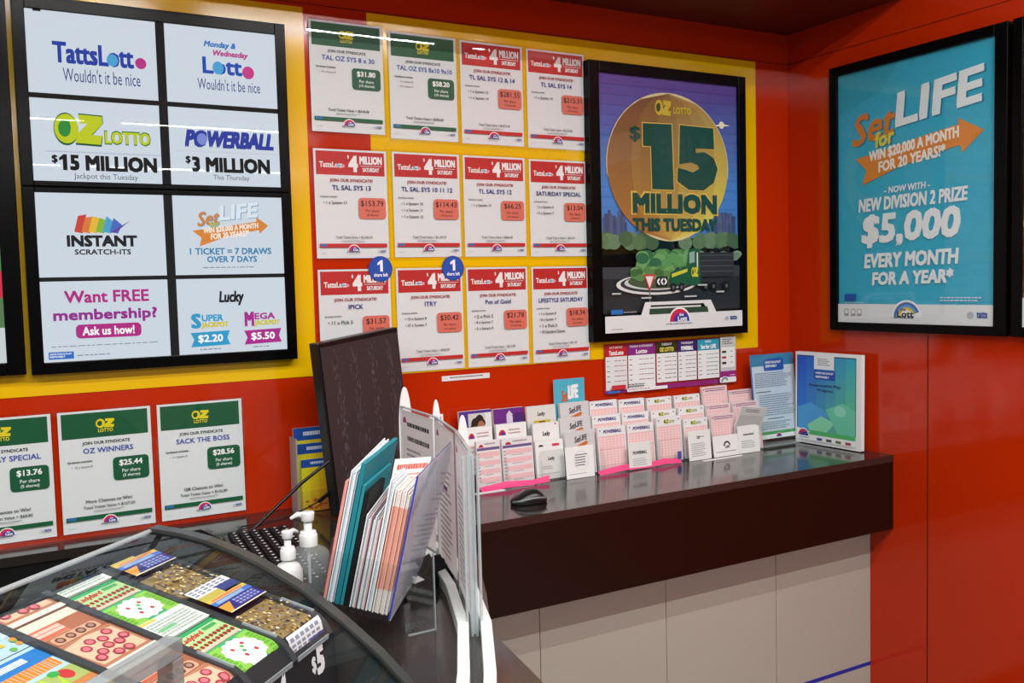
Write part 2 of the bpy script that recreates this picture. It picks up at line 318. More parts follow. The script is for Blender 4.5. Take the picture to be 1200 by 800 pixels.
for (px, py), lab in (((446, 315), 'round blue share sticker over the corner of the poster priced $31.57'), ((531, 314), 'round blue share sticker over the corner of the poster priced $30.42')):
    c = onY(px, py, -.008); P = Pr((c.x-.036, -.0072, c.z+.036), (.072, 0, 0), (0, 0, -.072), (0, -1, 0), lambda h: M(h, .2, .5))
    P.ell(.5, .5, .5, .5, '1B4A9E'); P.ell(.5, .5, .46, .46, '2358B4'); P.poly([(.38, .27), (.52, .16), (.60, .16), (.60, .60), (.49, .60), (.49, .30), (.38, .36)], 'FFFFFF'); P.text('share left', .22, .66, .80, .80, 'F0F4FF', .02)
    tag(P.build('share_sticker'), lab, 'sticker', 'blue stickers')

# ---------------------------------------------------------------- menu screens
def display(x0, x1, z0, z1, tiles, label, draw, y=-.031, bez=(.026, .026, .026, .026)):
    t = thing('display_screen', ((x0+x1)/2, 0, z0-bez[3]), label, 'screen')
    l, r, tp, bt = bez; b = MB(); K = M('050506', .2, .12)
    b.bb((x0-l, -.006, z0-bt), (x1+r, 0, z1+tp), K)
    for a, c in (((x0-l, z0-bt), (x0, z1+tp)), ((x1, z0-bt), (x1+r, z1+tp)), ((x0, z1), (x1, z1+tp)), ((x0, z0-bt), (x1, z0))): b.bb((a[0], y-.004, a[1]), (c[0], 0, c[1]), K)
    b.build('bezel', t, .002)
    P = Pr((x0, y, z1), (x1-x0, 0, 0), (0, 0, z0-z1), (0, -1, 0), mat_screen)
    P.rect(0, 0, 1, 1, '050607'); draw(P, x1-x0, z1-z0); P.build('screen', t)
    b = MB(); b.bb((x0, y-.0035, z0), (x1, y-.0025, z1), SLV); b.build('front_glass', t)
class Sub:
    """window on a print: fractions of one tile"""
    def __init__(s, P, x0, y0, x1, y1): s.P, s.a = P, (x0, y0, x1, y1); s.w = P.w*(x1-x0); s.h = P.h*(y1-y0)
    def X(s, x): return s.a[0]+x*(s.a[2]-s.a[0])
    def Y(s, y): return s.a[1]+y*(s.a[3]-s.a[1])
    def rect(s, x0, y0, x1, y1, c): s.P.rect(s.X(x0), s.Y(y0), s.X(x1), s.Y(y1), c); return s
    def rr(s, x0, y0, x1, y1, c, r=.15): s.P.rr(s.X(x0), s.Y(y0), s.X(x1), s.Y(y1), c, r); return s
    def poly(s, p, c): s.P.poly([(s.X(x), s.Y(y)) for x, y in p], c); return s
    def ell(s, x, y, rx, ry, c, *k): s.P.ell(s.X(x), s.Y(y), rx*(s.a[2]-s.a[0]), ry*(s.a[3]-s.a[1]), c, *k); return s
    def text(s, t, x0, y0, x1, y1, c, *k): s.P.text(t, s.X(x0), s.Y(y0), s.X(x1), s.Y(y1), c, *k); return s
    def greek(s, x0, y0, x1, y1, n, c, *k): s.P.greek(s.X(x0), s.Y(y0), s.X(x1), s.Y(y1), n, c, *k); return s
TX = [(-.910, -.6265), (-.6055, -.3325)]
BG = 'DCE6F1'
def upper(P, w, h):
    fx = lambda x: (x+.910)/w; fz = lambda z: (.511-z)/h
    S = [[Sub(P, fx(a), fz(z1), fx(c), fz(z0)) for a, c in TX] for z1, z0 in ((.511, .321), (.309, .118))]
    for r in S:
        for s in r: s.rect(0, 0, 1, 1, BG)
    a, c = S[0]; d, e = S[1]
    a.text('TattsLott', .19, .36, .815, .62, '1F3FA8', .03); a.ell(.645, .535, .045, .075, '4FA9E0'); a.ell(.87, .545, .045, .07, 'C2308C'); a.text('Wouldn\'t it be nice', .26, .67, .86, .84, '2A3C86')
    a.rect(.06, 0, .12, .022, '050607')
    c.text('Monday &', .34, .17, .63, .27, '2C78C8', .03, .25); c.text('Wednesday', .42, .28, .74, .38, 'C03A8E', .03, .25); c.text('Lott', .32, .38, .68, .60, '1F50B8', .04); c.ell(.46, .515, .05, .085, '4FA9E0'); c.ell(.735, .545, .055, .085, 'D2408E'); c.text('Wouldn\'t it be nice', .27, .66, .84, .81, '2A3C86')
    d.rect(.1, .63, 1, .645, 'C2CBE0')
    ozlogo(_off(d, .17, .16, .545, .56), 0, 0, 1, 1, '15583A', 'B9C322'); ozlogo(_off(d, .175, .175, .54, .535), 0, 0, 1, 1, 'C6D21C', '2E8F3A'); d.text('LOTTO', .55, .35, .92, .53, '2E7A30', .07); d.text('LOTTO', .555, .365, .915, .515, 'C6D21C', .03)
    d.text('$', .14, .68, .185, .79, '111111', .03); d.poly([(.195, .715), (.23, .67), (.255, .67), (.255, .865), (.222, .865), (.222, .73), (.195, .75)], '111111'); d.text('5 MILLION', .275, .67, .96, .865, '111111', .08); d.text('Jackpot this Tuesday', .30, .895, .80, .985, '555A66')
    e.text('POWERBALL', .13, .28, .945, .51, '2E3E9E', .08, .25); e.ell(.285, .4, .045, .075, '7F8FD8')
    e.rect(.04, .555, .96, .57, 'CDD5E6'); e.text('$', .13, .625, .175, .73, '111111', .03); e.text('3 MILLION', .185, .63, .90, .83, '111111', .08); e.text('This Thursday', .37, .86, .70, .945, '555A66')
class _off:
    def __init__(s, S, x0, y0, x1, y1): s.S, s.b = S, (x0, y0, x1, y1)
    def _x(s, x): return s.b[0]+x*(s.b[2]-s.b[0])
    def _y(s, y): return s.b[1]+y*(s.b[3]-s.b[1])
    def ell(s, x, y, rx, ry, c, *k): s.S.ell(s._x(x), s._y(y), rx*(s.b[2]-s.b[0]), ry*(s.b[3]-s.b[1]), c, *k)
    def poly(s, p, c): s.S.poly([(s._x(x), s._y(y)) for x, y in p], c)
    def text(s, t, x0, y0, x1, y1, c, *k): s.S.text(t, s._x(x0), s._y(y0), s._x(x1), s._y(y1), c, *k)
def lower(P, w, h):
    fx = lambda x: (x+.910)/w; fz = lambda z: (.092-z)/h
    S = [[Sub(P, fx(a), fz(z1), fx(c), fz(z0)) for a, c in TX] for z1, z0 in ((.091, -.107), (-.117, -.307))]
    for r in S:
        for s in r: s.rect(0, 0, 1, 1, BG)
    a, c = S[0]; d, e = S[1]
    cols = ['D8443A', 'E9803A', 'F2C23A', '8DBF3F', '4FA9DA', '4E6FC8', '5A4AA8']
    zig = [(.30, .40), (.36, .29), (.33, .44), (.43, .25), (.38, .46), (.50, .27), (.46, .47), (.56, .34), (.52, .48), (.60, .38)]
    for i in range(6):
        x = .28+.055*i; a.poly([(x, .46-.0*i), (x+.035, .27+.02*(i % 2)), (x+.10, .25+.025*i), (x+.065, .48)], cols[i])
    a.poly([(.56, .47), (.72, .32), (.60, .47)], '6A3FA0')
    a.text('INSTANT', .22, .50, .77, .64, '14141A', .09); a.text('SCRATCH-ITS', .275, .67, .715, .735, '14141A', .03)
    setforlife(_off(c, .20, .10, .78, .40), 0, 0, 1, 1, 'D98A4A', 'E8F2FA', 'B9C35A', '3A93C0')
    c.poly([(.16, .44), (.45, .385), (.75, .32), (.75, .26), (.86, .37), (.78, .475), (.77, .43), (.5, .50), (.22, .64), (.24, .53)], 'E08A3A')
    c.text('WIN $20,000 A MONTH', .26, .37, .77, .45, 'FFF4E4', .03, .15, 6); c.text('FOR 20 YEARS!*', .32, .45, .68, .53, 'FFF4E4', .03, .15, 6)
    c.text('1 TICKET = 7 DRAWS', .13, .66, .88, .745, '3A86B4', .03); c.text('OVER 7 DAYS', .28, .765, .74, .845, '3A86B4', .03); c.greek(.24, .905, .80, .925, 1, '6A7078')
    d.text('Want FREE', .175, .12, .84, .275, 'B82A86', .03); d.text('membership?', .085, .35, .90, .53, '9A2C92', .03)
    d.rr(.25, .545, .765, .72, 'B52C86', .3); d.text('Ask us how!', .30, .575, .71, .685, 'FFFFFF', .02); d.greek(.06, .805, .95, .825, 1, '7A8088', .1)
    d.rect(.035, .875, .225, .965, '2A6FC8'); d.text('HAVE FUN & PLAY', .045, .89, .21, .912, 'FFFFFF', .02); d.text('RESPONSIBLY', .045, .922, .16, .945, 'FFFFFF', .02); d.greek(.25, .925, .55, .945, 1, '5A6068')
    e.text('Lucky', .37, .17, .60, .37, '1A1A22', .02, .15)
    for dx, q, r_, c1, pr in ((0, 'SUPER', 'JACKPOT', '2FA0D0', '$2.20'), (.485, 'MEGA', 'JACKPOT', 'B02A90', '$5.50')):
        e.text(q[0], .11+dx, .46, .20+dx, .66, c1, .07); e.text(q[1:], .205+dx, .48, .40+dx, .57, c1, .06); e.text(r_, .20+dx, .58, .445+dx, .67, 'D8C81E', .05)
        e.poly([(.10+dx, .715), (.455+dx, .70), (.43+dx, .80), (.455+dx, .89), (.10+dx, .905), (.13+dx, .81)], c1); e.text(pr, .165+dx, .745, .39+dx, .86, 'FFFFFF', .03); e.greek(.18+dx, .935, .38+dx, .96, 1, '6A7078')
display(-.910, -.3325, .118, .511, 4, 'upper black wall screen showing two logos above two jackpot amounts', upper, bez=(.027, .027, .030, .0130))
display(-.910, -.3325, -.307, .092, 4, 'lower black wall screen showing a membership offer among four white tiles', lower, bez=(.027, .027, .0125, .028))
def grass(P, w, h):
    P.rect(0, 0, 1, .28, 'C8D4DC'); P.rect(0, .28, 1, .46, '5A8450')
    for i in range(160):
        x = random.random(); y = random.uniform(.28, .93); P.k = 4; P.poly([(x, y), (x+.004, y-.03), (x+.008, y)], random.choice(['4F8A3E', '6FA050', '3D6F38']))
    P.rect(0, .46, 1, .74, '4F8A44'); P.rect(0, .74, 1, .815, 'D23048'); P.rect(0, .815, 1, .90, '5C7F55'); P.rect(0, .90, 1, 1, 'D6DEE2')
display(-1.56, -.987, -.302, .511, 1, 'dark wall screen with grass picture, cut off by the edge of the photo', grass, bez=(.03, .039, .03, .03))

# ---------------------------------------------------------------- framed posters
def frame(name, label, O, U, Vd, N, fw, depth, draw, group=None, col='0A0A0B'):
    """black frame: O top-left of the outer edge at the wall, fw border widths l,r,t,b in metres"""
    O, U, Vd, N = V3(O), V3(U), V3(Vd), V3(N); w, h = U.length, Vd.length; u, v = U/w, Vd/h; l, r, tp, bt = fw
    t = thing(name, O+U*.5+Vd, label, 'framed poster', group); K = M('060607', .25, .12); b = MB()
    for x0, x1, y0, y1 in ((0, l, 0, h), (w-r, w, 0, h), (l, w-r, 0, tp), (l, w-r, h-bt, h)):
        b.box(O+u*((x0+x1)/2)+v*((y0+y1)/2)+N*(depth/2), (x1-x0, y1-y0, depth), K, (u, v, N))
    b.box(O+u*w/2+v*h/2+N*.004, (w-.01, h-.01, .008), K, (u, v, N)); b.build('frame', t, .0025)
    P = Pr(O+u*l+v*tp+N*(depth-.012), u*(w-l-r), v*(h-tp-bt), N); draw(P); P.build('print', t)
    b = MB(); b.box(O+u*(l+(w-l-r)/2)+v*(tp+(h-tp-bt)/2)+N*(depth-.0045), (w-l-r, h-tp-bt, .002), SLV, (u, v, N)); b.build('glazing', t)
def mix(a, c, t): return ''.join('%02X' % round(int(a[i:i+2], 16)*(1-t)+int(c[i:i+2], 16)*t) for i in (0, 2, 4))
def balloon(P):
    n = 16
    for i in range(n): P.rect(0, .63*i/n, 1, .63*(i+1)/n+.001, mix('5E4C9E', '4A8ADA', min(1, i/(n-6)))); P.k -= 1
    P.k += 1
    for i in range(14):
        x = .02+.018*i*.6; P.rect(x, .57-random.random()*.05, x+.02, .62, mix('3A4A78', '5A6A90', random.random()))
        x = .82+.018*i*.6; P.rect(x, .57-random.random()*.05, x+.02, .62, mix('3A4A78', '5A6A90', random.random()))
    for i in range(26): P.ell(random.random(), .635+random.random()*.015, .05, .03, random.choice(['4A6A4A', '5A7F55', '6A8A68']))
    cx, cy, rx, ry = .485, .345, .435, .288
    def edge(a): return (cx+rx*math.cos(a)*(1 if math.sin(a) > -.2 else 1-.1*abs(math.sin(a))), cy-ry*math.sin(a)*(1 if math.sin(a) > 0 else 1.03))
    P.poly([(cx+(p[0]-cx)*1.012, cy+(p[1]-cy)*1.01) for p in [edge(2*math.pi*i/56) for i in range(56)]], 'E9D9A8')
    m = 18
    for i in range(m):
        y0 = -1+2*i/m; P.k += 1
        for q, (s0, s1) in enumerate(((-1, -.62), (-.62, -.25), (-.25, .15), (.15, .5), (.5, .78), (.78, 1))):
            pts = []
            for yy, o in ((y0, 0), (y0+2/m, 1)):
                yy = min(1, yy); half = rx*math.sqrt(max(0, 1-yy*yy)); Yv = cy+ry*yy*(1 if yy < 0 else 1.03)
                pts.append((cx+half*s0, Yv)); pts.append((cx+half*s1, Yv))
            f = (i/m); a = mix('7C5636', 'B87C3A', f); c2 = mix('B89450', 'EEE45A', f)
            P.add([P.pt(*pts[0]), P.pt(*pts[1]), P.pt(*pts[3]), P.pt(*pts[2])], [(0, 1, 2, 3)], P.mat(mix(a, c2, q/5)))
    P.k += 1
    P.ell(.875, .165, .02, .015, 'FFFBEA'); P.poly([(.82, .17), (.875, .158), (.94, .165), (.875, .172)], 'FFF6D8')
    ozlogo(P, .385, .085, .50, .145, 'D6BC3A', '3A4A3A'); P.text('LOTTO', .515, .107, .645, .135, 'D6BC3A', .04)
    DG = '0F4A40'
    P.text('$', .205, .195, .28, .255, DG, .03)
    f = lambda y: .178+(y-.205)*.635
    for o, cc in ((.006, 'E7C255'), (0, DG)):
        for q in ([(.295-o, .21-o), (.50+o, .205-o), (.51+o, .615+o), (.355-o, .615+o), (.35-o, .35+o), (.295-o, .35+o)],
                  [(.56-o, .205-o), (.81+o, .21-o), (.815+o, .345+o), (.675, .345), (.675, .375), (.74, .365), (.81+o, .40), (.84+o, .47), (.81+o, .56), (.73, .612+o), (.62, .612+o), (.535-o, .56+o), (.54-o, .475), (.60, .485), (.65, .50), (.70, .475), (.69, .45), (.64, .435), (.55-o, .45)]):
            P.poly([(x, f(y)) for x, y in q], cc)
    P.text('MILLION', .205, .446, .84, .541, 'E7C255', .13); P.text('MILLION', .215, .453, .83, .535, DG, .12)
    P.text('THIS TUESDAY', .215, .552, .83, .605, DG, .10)
    # street scene at the foot of the balloon
    P.rect(0, .775, 1, .925, '23262B'); P.rect(0, .745, 1, .79, '3A4046')
    for i in range(60): P.ell(.27+.34*random.random(), .735-.06*random.random()+.02, .045, .022, random.choice(['3F7A4A', '5A9A58', '2F6A48', '6FA868']))
    for i in range(20): P.ell(.66+.34*random.random(), .715-.02*random.random(), .035, .014, random.choice(['8AA890', 'A8B8AC', '6A8A70']))
    P.ell(.37, .815, .285, .042, 'E0E2E0'); P.ell(.375, .812, .262, .036, '33383C'); P.ell(.38, .808, .24, .030, 'D2D6D4'); P.ell(.385, .803, .22, .03, '4A5A40')
    for i in range(40): P.ell(.20+.26*random.random(), .79-.035*random.random(), .03, .014, random.choice(['5A8A4A', '78A860', '3F6A3C']))
    P.poly([(.27, .775), (.355, .775), (.312, .845)], 'C83A3A'); P.poly([(.285, .783), (.34, .783), (.312, .83)], 'F0E8E6'); P.rect(.309, .84, .315, .97, '70767A')
    P.rect(.36, .785, .44, .825, '16181A'); P.text('< < >', .365, .79, .435, .82, 'F2F2F2', .06)
    P.rect(.68, .69, .94, .79, '2A2E34')
    for k in range(4): P.rect(.685, .70+.022*k, .935, .704+.022*k, '4A5058')
    P.poly([(.46, .77), (.585, .745), (.60, .675), (.68, .675), (.68, .825), (.46, .82)], '155A3C'); P.poly([(.60, .69), (.64, .685), (.64, .73), (.60, .735)], '8AB0A8'); P.rect(.655, .69, .665, .75, 'D8DCDC')
    P.poly([(.47, .775), (.585, .755), (.585, .768), (.47, .79)], 'D2D03A'); ozlogo(P, .615, .75, .665, .79, 'D2D03A', '155A3C')
    for x in (.48, .54, .72, .78, .88): P.ell(x, .83, .022, .018, '0E0F10'); P.ell(x, .83, .01, .008, '5A6064')
    for x, y, w in ((.05, .845, .06), (.25, .865, .07), (.56, .865, .09), (.66, .82, .07), (.80, .85, .06)): P.rect(x, y, x+w, y+.006, 'C9CCCC')
    P.poly([(.27, .93), (.29, .885), (.72, .885), (.775, .93), (.735, .93+.0), (.70, .898), (.315, .898), (.30, .93)], 'E6E8E8'); P.rect(.31, .905, .68, .917, 'DADCDC'); P.rect(.30, .922, .735, .945, '2F4A38')
    P.rect(0, .935, 1, 1, 'E3E6E7'); P.rect(.30, .912, .735, .935, '2F4A38'); P.poly([(.24, .945), (.275, .885), (.31, .885), (.30, .945)], 'E6E8E8'); P.poly([(.72, .885), (.755, .885), (.80, .94), (.74, .945)], 'E6E8E8')
    P.rect(.04, .91, .12, .928, '2A6FC0'); P.greek(.125, .92, .24, .926, 1, 'C8CCD0'); P.lott(.52, .968, .072); P.greek(.42, .975, .62, .982, 1, '4A5080'); P.text('tatts', .90, .955, .955, .972, '27489B', .04); P.ell(.875, .965, .015, .008, 'B0B8C0'); P.greek(.04, .985, .13, .99, 1, '8A9096')
frame('framed_poster', 'black framed poster of a golden balloon reading 15 million this Tuesday', (.648, 0, .542), (.655, 0, 0), (0, 0, -.885), (0, -1, 0), (.040, .034, .034, .027), .034, balloon)
LT = [('- NOW WITH -', .33, .468, .625, .494, .03), ('NEW DIVISION 2 PRIZE', .15, .503, .85, .556, .04), ('$5,000', .17, .568, .81, .700, .05), ('EVERY MONTH', .19, .722, .80, .780, .06), ('FOR A YEAR*', .245, .794, .77, .848, .06)]
def lifeprint(P):
    P.rect(0, 0, 1, 1, '3BB4D4'); P.poly([(0, 0), (.42, 0), (.30, .10), (0, .16)], '36AAC8')
    setforlife(P, .09, .105, .945, .305, 'E0822E', 'F0F8FA', 'E4DA50', '1C86AA')
    P.poly([(.13, .345), (.35, .325), (.60, .295), (.79, .278), (.79, .255), (.935, .312), (.815, .38), (.80, .352), (.62, .372), (.40, .405), (.175, .452), (.205, .395)], 'E68C38')
    P.text('WIN $20,000 A MONTH', .225, .302, .80, .350, 'FFF6EA', .04, .15, 6); P.text('FOR 20 YEARS!*', .285, .352, .72, .396, 'FFF6EA', .04, .15, 6)
    for s, x0, y0, x1, y1, bb in LT: P.text(s, x0, y0, x1, y1, 'F2F8FA', bb, .12, 1)
    P.rect(0, .925, 1, 1, 'E6EAEC'); P.lott(.48, .975, .085, True); P.greek(.40, .975, .56, .983, 1, '4A5080')
    P.rect(.05, .885, .135, .912, '2458B0'); P.greek(.05, .918, .20, .923, 1, 'D8EEF4'); P.greek(.69, .897, .96, .918, 2, 'CFE8F0'); P.text('tatts', .905, .95, .965, .972, '27489B', .04); P.ell(.87, .962, .02, .012, 'B0B8C0')
    for x in (.05, .10, .145): P.rr(x, .945, x+.03, .972, '8A9096', .2); P.rr(x+.004, .948, x+.026, .965, 'E6EAEC', .1)
frame('framed_poster', 'black framed turquoise poster offering $5,000 every month for a year', (XW, -.215, .549), (0, -.637, 0), (0, 0, -.886), (-1, 0, 0), (.031, .040, .031, .028), .030, lifeprint)
def gold(P):
    P.rect(0, 0, 1, 1, 'C9962E'); P.rect(0, 0, 1, .16, 'EDE6D2')
    for i in range(60): P.ell(random.random(), .15+.5*random.random(), .05, .02, random.choice(['E0B44A', 'B98428', 'F0D27A', 'A8741E']))
    P.rect(0, .66, 1, .88, '4A2A16'); P.rect(0, .90, 1, 1, 'E6EAEC')
frame('framed_poster', 'black framed golden poster cut off by the right edge of the photo', (XW, -.866, .549), (0, -.637, 0), (0, 0, -.886), (-1, 0, 0), (.030, .040, .031, .028), .030, gold)

# ---------------------------------------------------------------- results calendar and small notice on the wall
rw, rh = .556, .163
t = thing('results_calendar', (.984, 0, -.516), 'draw results calendar with coloured column heads below the balloon poster', 'calendar')
P = Pr((.706, -.004, -.353), (rw, 0, 0), (0, 0, -rh), (0, -1, 0))
P.rect(0, 0, 1, 1, 'B8261E'); P.rect(.0, .9, 1, 1, '9A2A80')
CO = [(.01, .165, 'C42530', 'SATURDAY', 'TattsLotto'), (.17, .37, '8A2A86', 'MONDAY & WEDNESDAY', 'Lotto'), (.378, .535, '2A3A1A', 'TUESDAY', 'OZ LOTTO'), (.54, .685, '35236E', 'THURSDAY', 'POWERBALL'), (.692, .865, '23A0BE', 'DAILY', 'Set for LIFE')]
for x0, x1, c, d, g in CO:
    P.rect(x0, .03, x1, .26, c); P.ctext(d, (x0+x1)/2, .055, .10, 'F6F0F2', x1-x0-.03, .02); P.ctext(g, (x0+x1)/2, .14, .23, 'F0E060' if 'OZ' in g else 'FFFFFF', x1-x0-.05, .04)
    P.rect(x0, .26, x1, .86 if x0 > .37 else .93, 'EEF1F2')
    for k in range(6 if x0 > .37 else 5):
        y = .34+.085*k*(1.2 if x0 < .37 else 1); P.greek(x0+.01, y, x0+.03, y+.03, 1, '33363A', 0); P.greek(x0+(x1-x0)*.4, y, x1-.04, y+.03, 1, 'A85A62' if x0 < .37 else '5A5E66', 0); P.greek(x1-.035, y, x1-.008, y+.03, 1, '8A4A52' if x0 < .37 else '44484E', 0)
P.rect(.04, .83, .14, .92, 'C8323A'); P.greek(.16, .83, .30, .92, 2, '55595E'); P.rect(.15, .92, .45, .985, 'F0F2F2'); P.greek(.16, .94, .36, .97, 1, 'A8525A'); P.rect(.01, .94, .10, .985, '3F6FC0')
P.rect(.872, .01, 1, .74, 'C9CCCE'); P.rect(.88, .23, .99, .66, 'EEF1F2'); P.greek(.89, .05, .97, .18, 3, '44484E')
for k, c in enumerate(('3A4A1A', 'B8323A', '22242A')): P.rect(.885, .30+.12*k, .92, .35+.12*k, c); P.greek(.955, .31+.12*k, .985, .34+.12*k, 1, '44484E')
P.rect(.865, .74, 1, .9, '9A2A80'); P.rr(.865, .87, 1, .985, 'F0F2F2', .3); P.lott(.905, .97, .03, True, False); P.greek(.95, .82, .99, .86, 1, 'E0D0E8')
P.build('sheet', t); MB().bb((.698, -.0068, -.523), (1.268, -.0055, -.346), SLV).build('sleeve', t)
P = Pr((.129, -.002, -.4155), (.159, 0, 0), (0, 0, -.0155), (0, -1, 0)); P.rect(0, 0, 1, 1, 'E6E6E6'); P.greek(.17, .3, .85, .72, 1, '3A3034', 0); P.greek(.05, .45, .14, .55, 1, 'A0A0A0')
tag(P.build('notice_strip'), 'narrow white notice strip stuck on the red wall under the posters', 'notice')

# ---------------------------------------------------------------- counter-top stationery along the wall
PINK = 'F0C2C2'
def slab(x0, x1, zb, zt, y, th, lean, draw, name, label, cat, group, mat=None):
    V = V3((0, -lean, zb-zt)); N = V3((0, -1, 0)); t = V3((x0, y+lean, zt)); U = V3((x1-x0, 0, 0))
    P = Pr(t, U, V, N, step=.00005); n = max(1, int(th/.0012)); c = M('E9EAEA', .6, .3)
    vs = [t, t+U, t+U+V, t+V]; P.prism(vs, -N*th, mat or c); draw(P)
    o = P.build(name); return tag(o, label, cat, group)
def grid(P, x0, y0, x1, y1, nx, ny, c):
    P.k += 1
    for i in range(nx):
        for j in range(ny):
            a = x0+(x1-x0)*i/nx; d = y0+(y1-y0)*j/ny; P.add([P.pt(a, d), P.pt(a, d+(y1-y0)/ny*.62), P.pt(a+(x1-x0)/nx*.7, d+(y1-y0)/ny*.62), P.pt(a+(x1-x0)/nx*.7, d)], [(0, 1, 2, 3)], P.mat(c))
def body(P, y0): P.rect(.04, y0, .96, .97, PINK); grid(P, .07, y0+.04, .95, .95, 7, 12, 'F7DCDC'); P.rect(.04, .5, .96, .515, 'E0A6A8')
def d_pb(P): P.rect(0, 0, 1, 1, 'ECEDEE'); body(P, .2); P.text('POWERBALL', .2, .06, .86, .14, '2E2A7E', .06, .25); P.rect(.07, .05, .11, .08, '33363A')
def d_oz(P): P.rect(0, 0, 1, 1, 'ECEDEE'); body(P, .2); ozlogo(P, .3, .05, .5, .15, 'A8A81E', '2E6A2A'); P.text('LOTTO', .51, .08, .72, .14, '8A8A1E', .05); P.rect(.07, .05, .11, .08, '33363A'); P.rect(.88, .05, .92, .08, '33363A')
def d_ml(P): P.rect(0, 0, 1, 1, 'EFD0D2'); body(P, .18); P.greek(.12, .04, .92, .14, 2, '6A3A6E', 0); P.rect(.04, .05, .08, .08, '33363A')
def d_lk(P): P.rect(0, 0, 1, 1, 'DCDDD8'); P.text('Lucky', .36, .14, .62, .26, '22242A', .02, .2); P.rect(.22, .34, .8, .55, 'CDB42E'); P.rect(.22, .43, .8, .445, '6A5A1E'); P.text('KENO', .42, .36, .6, .42, '2A2A1E', .03) if 0 else None; P.greek(.4, .36, .62, .52, 2, '3A3418', 0)
def d_lk2(P): P.rect(0, 0, 1, 1, 'ECEDEA'); P.text('Lucky', .36, .20, .64, .34, '22242A', .02, .2); P.greek(.08, .6, .6, .9, 4, 'A0A4A4'); P.rect(.84, .02, .9, .06, 'E0506A')
def d_lk3(P): P.rect(0, 0, 1, 1, 'F0F1F0'); P.ell(.2, .14, .09, .05, '22242A', 0, 180); P.rr(.60, .09, .86, .16, 'E0305A', .3); P.rr(.12, .25, .97, .99, 'DADCD8', .1); P.text('Lucky', .42, .42, .66, .54, '22242A', .02, .2); P.greek(.2, .66, .6, .76, 2, 'A0A4A4'); P.greek(.18, .85, .9, .88, 1, '8A8E8E')
def d_sl(P): P.rect(0, 0, 1, 1, 'D2D3D4'); P.text('Set', .30, .12, .50, .26, '3A3230', .02, .3, 5); P.text('LIFE', .48, .09, .74, .22, '5A5A66', .05, .2, 5); P.poly([(.3, .36), (.55, .28), (.7, .24), (.76, .27), (.7, .33), (.55, .36), (.34, .45)], 'D2703A'); P.greek(.15, .5, .85, .55, 1, '8A8C90'); P.rect(.08, .58, .7, .64, 'D28A5A')
def d_rw(P): P.rect(0, 0, 1, 1, 'EDEEEE'); P.ell(.2, .24, .12, .12, 'C8262E', 0, 180); P.ell(.22, .24, .07, .07, '2B3C98', 0, 180); P.greek(.4, .12, .9, .26, 2, 'B08A8A'); P.greek(.1, .4, .95, .6, 2, 'E8A8AC'); P.greek(.1, .68, .9, .95, 3, 'E0B8BA')
def d_pk(P):
    P.rect(0, 0, 1, 1, 'E6E2E2'); P.rect(.02, .14, .98, .20, '6A5A8E'); P.ell(.2, .13, .1, .06, 'B8263E', 0, 180); P.greek(.35, .05, .9, .11, 1, '7A7E84')
    for i in range(4): P.rect(.04 if i % 2 else .10, .24+.18*i, .96, .34+.18*i, 'EBBFC2'); P.greek(.3, .355+.18*i, .7, .385+.18*i, 1, 'A09A9C')
    P.greek(.03, .25, .12, .9, 9, '9A9EA4')
def d_woman(P):
    P.rect(0, 0, 1, 1, '4A2E8E'); P.rect(.27, .06, 1, .9, 'C8CCC8'); P.rect(.8, .06, 1, .9, 'E0E6E4')
    for x, y, r in ((.5, .3, .15), (.42, .42, .13), (.46, .55, .12), (.62, .22, .13), (.72, .28, .08)): P.ell(x, y, r, r*.95, '2A1A16')
    P.ell(.66, .42, .13, .19, 'A8704E'); P.ell(.70, .46, .05, .05, 'F4EAE4'); P.ell(.70, .475, .045, .03, '7A2A2A'); P.ell(.64, .36, .015, .01, '2A1A16'); P.ell(.74, .36, .012, .01, '2A1A16'); P.poly([(.8, .52), (.9, .45), (1, .8), (.86, .85)], 'A8704E'); P.ell(.38, .75, .14, .14, '7ACAC0'); P.ell(.68, .8, .2, .15, 'E8ECEA')
def d_purple(P): P.rect(0, 0, 1, 1, '6A2A86'); P.rect(.5, .12, 1, 1, '4A2470'); P.rr(.42, .16, .62, .36, 'D8CCE2', .2); P.poly([(.40, .16), (.52, .05), (.64, .16)], 'D8CCE2'); P.rect(.10, .50, .45, .68, '7A9A4A'); P.text('One', .46, .42, .72, .62, 'F0EAF6', .02, .2) if 0 else None; P.greek(.46, .46, .8, .56, 1, 'E6DCF0', 0)
def d_white(P): P.rect(0, 0, 1, 1, 'EFF1EF'); P.greek(.25, .3, .75, .42, 1, '33363A', 0); P.greek(.15, .55, .8, .85, 4, 'A8ACAC')
def d_pbl(P): P.rect(0, 0, 1, 1, 'E6E8E6'); P.text('POWERBALL', .18, .32, .82, .44, '22242A', .05, .2); P.greek(.15, .6, .85, .9, 4, 'B0B4B4')
def d_ozl(P): P.rect(0, 0, 1, 1, 'EEF0EE'); ozlogo(P, .38, .18, .52, .28, '33363A', 'EEF0EE'); P.greek(.53, .2, .75, .26, 1, '55595E'); P.greek(.12, .42, .8, .9, 7, 'A8ACAC')
def d_arc(P): P.rect(0, 0, 1, 1, 'F0F2F0'); P.ell(.55, .5, .14, .22, '2A2C30', 0, 180); P.ell(.55, .5, .09, .14, 'F0F2F0', 0, 180); P.text('Lott', .47, .45, .65, .62, '2A2C30', .04); P.rect(.10, .75, .9, .79, '9A9EA0')
def d_circ(P): P.rect(0, 0, 1, 1, 'F2F4F2'); P.ell(.55, .45, .27, .3, 'D6D9D8'); P.ell(.55, .45, .25, .28, 'F2F4F2'); P.greek(.33, .25, .78, .66, 5, '55595E', .3); P.greek(.1, .85, .8, .9, 1, 'A0A4A4')
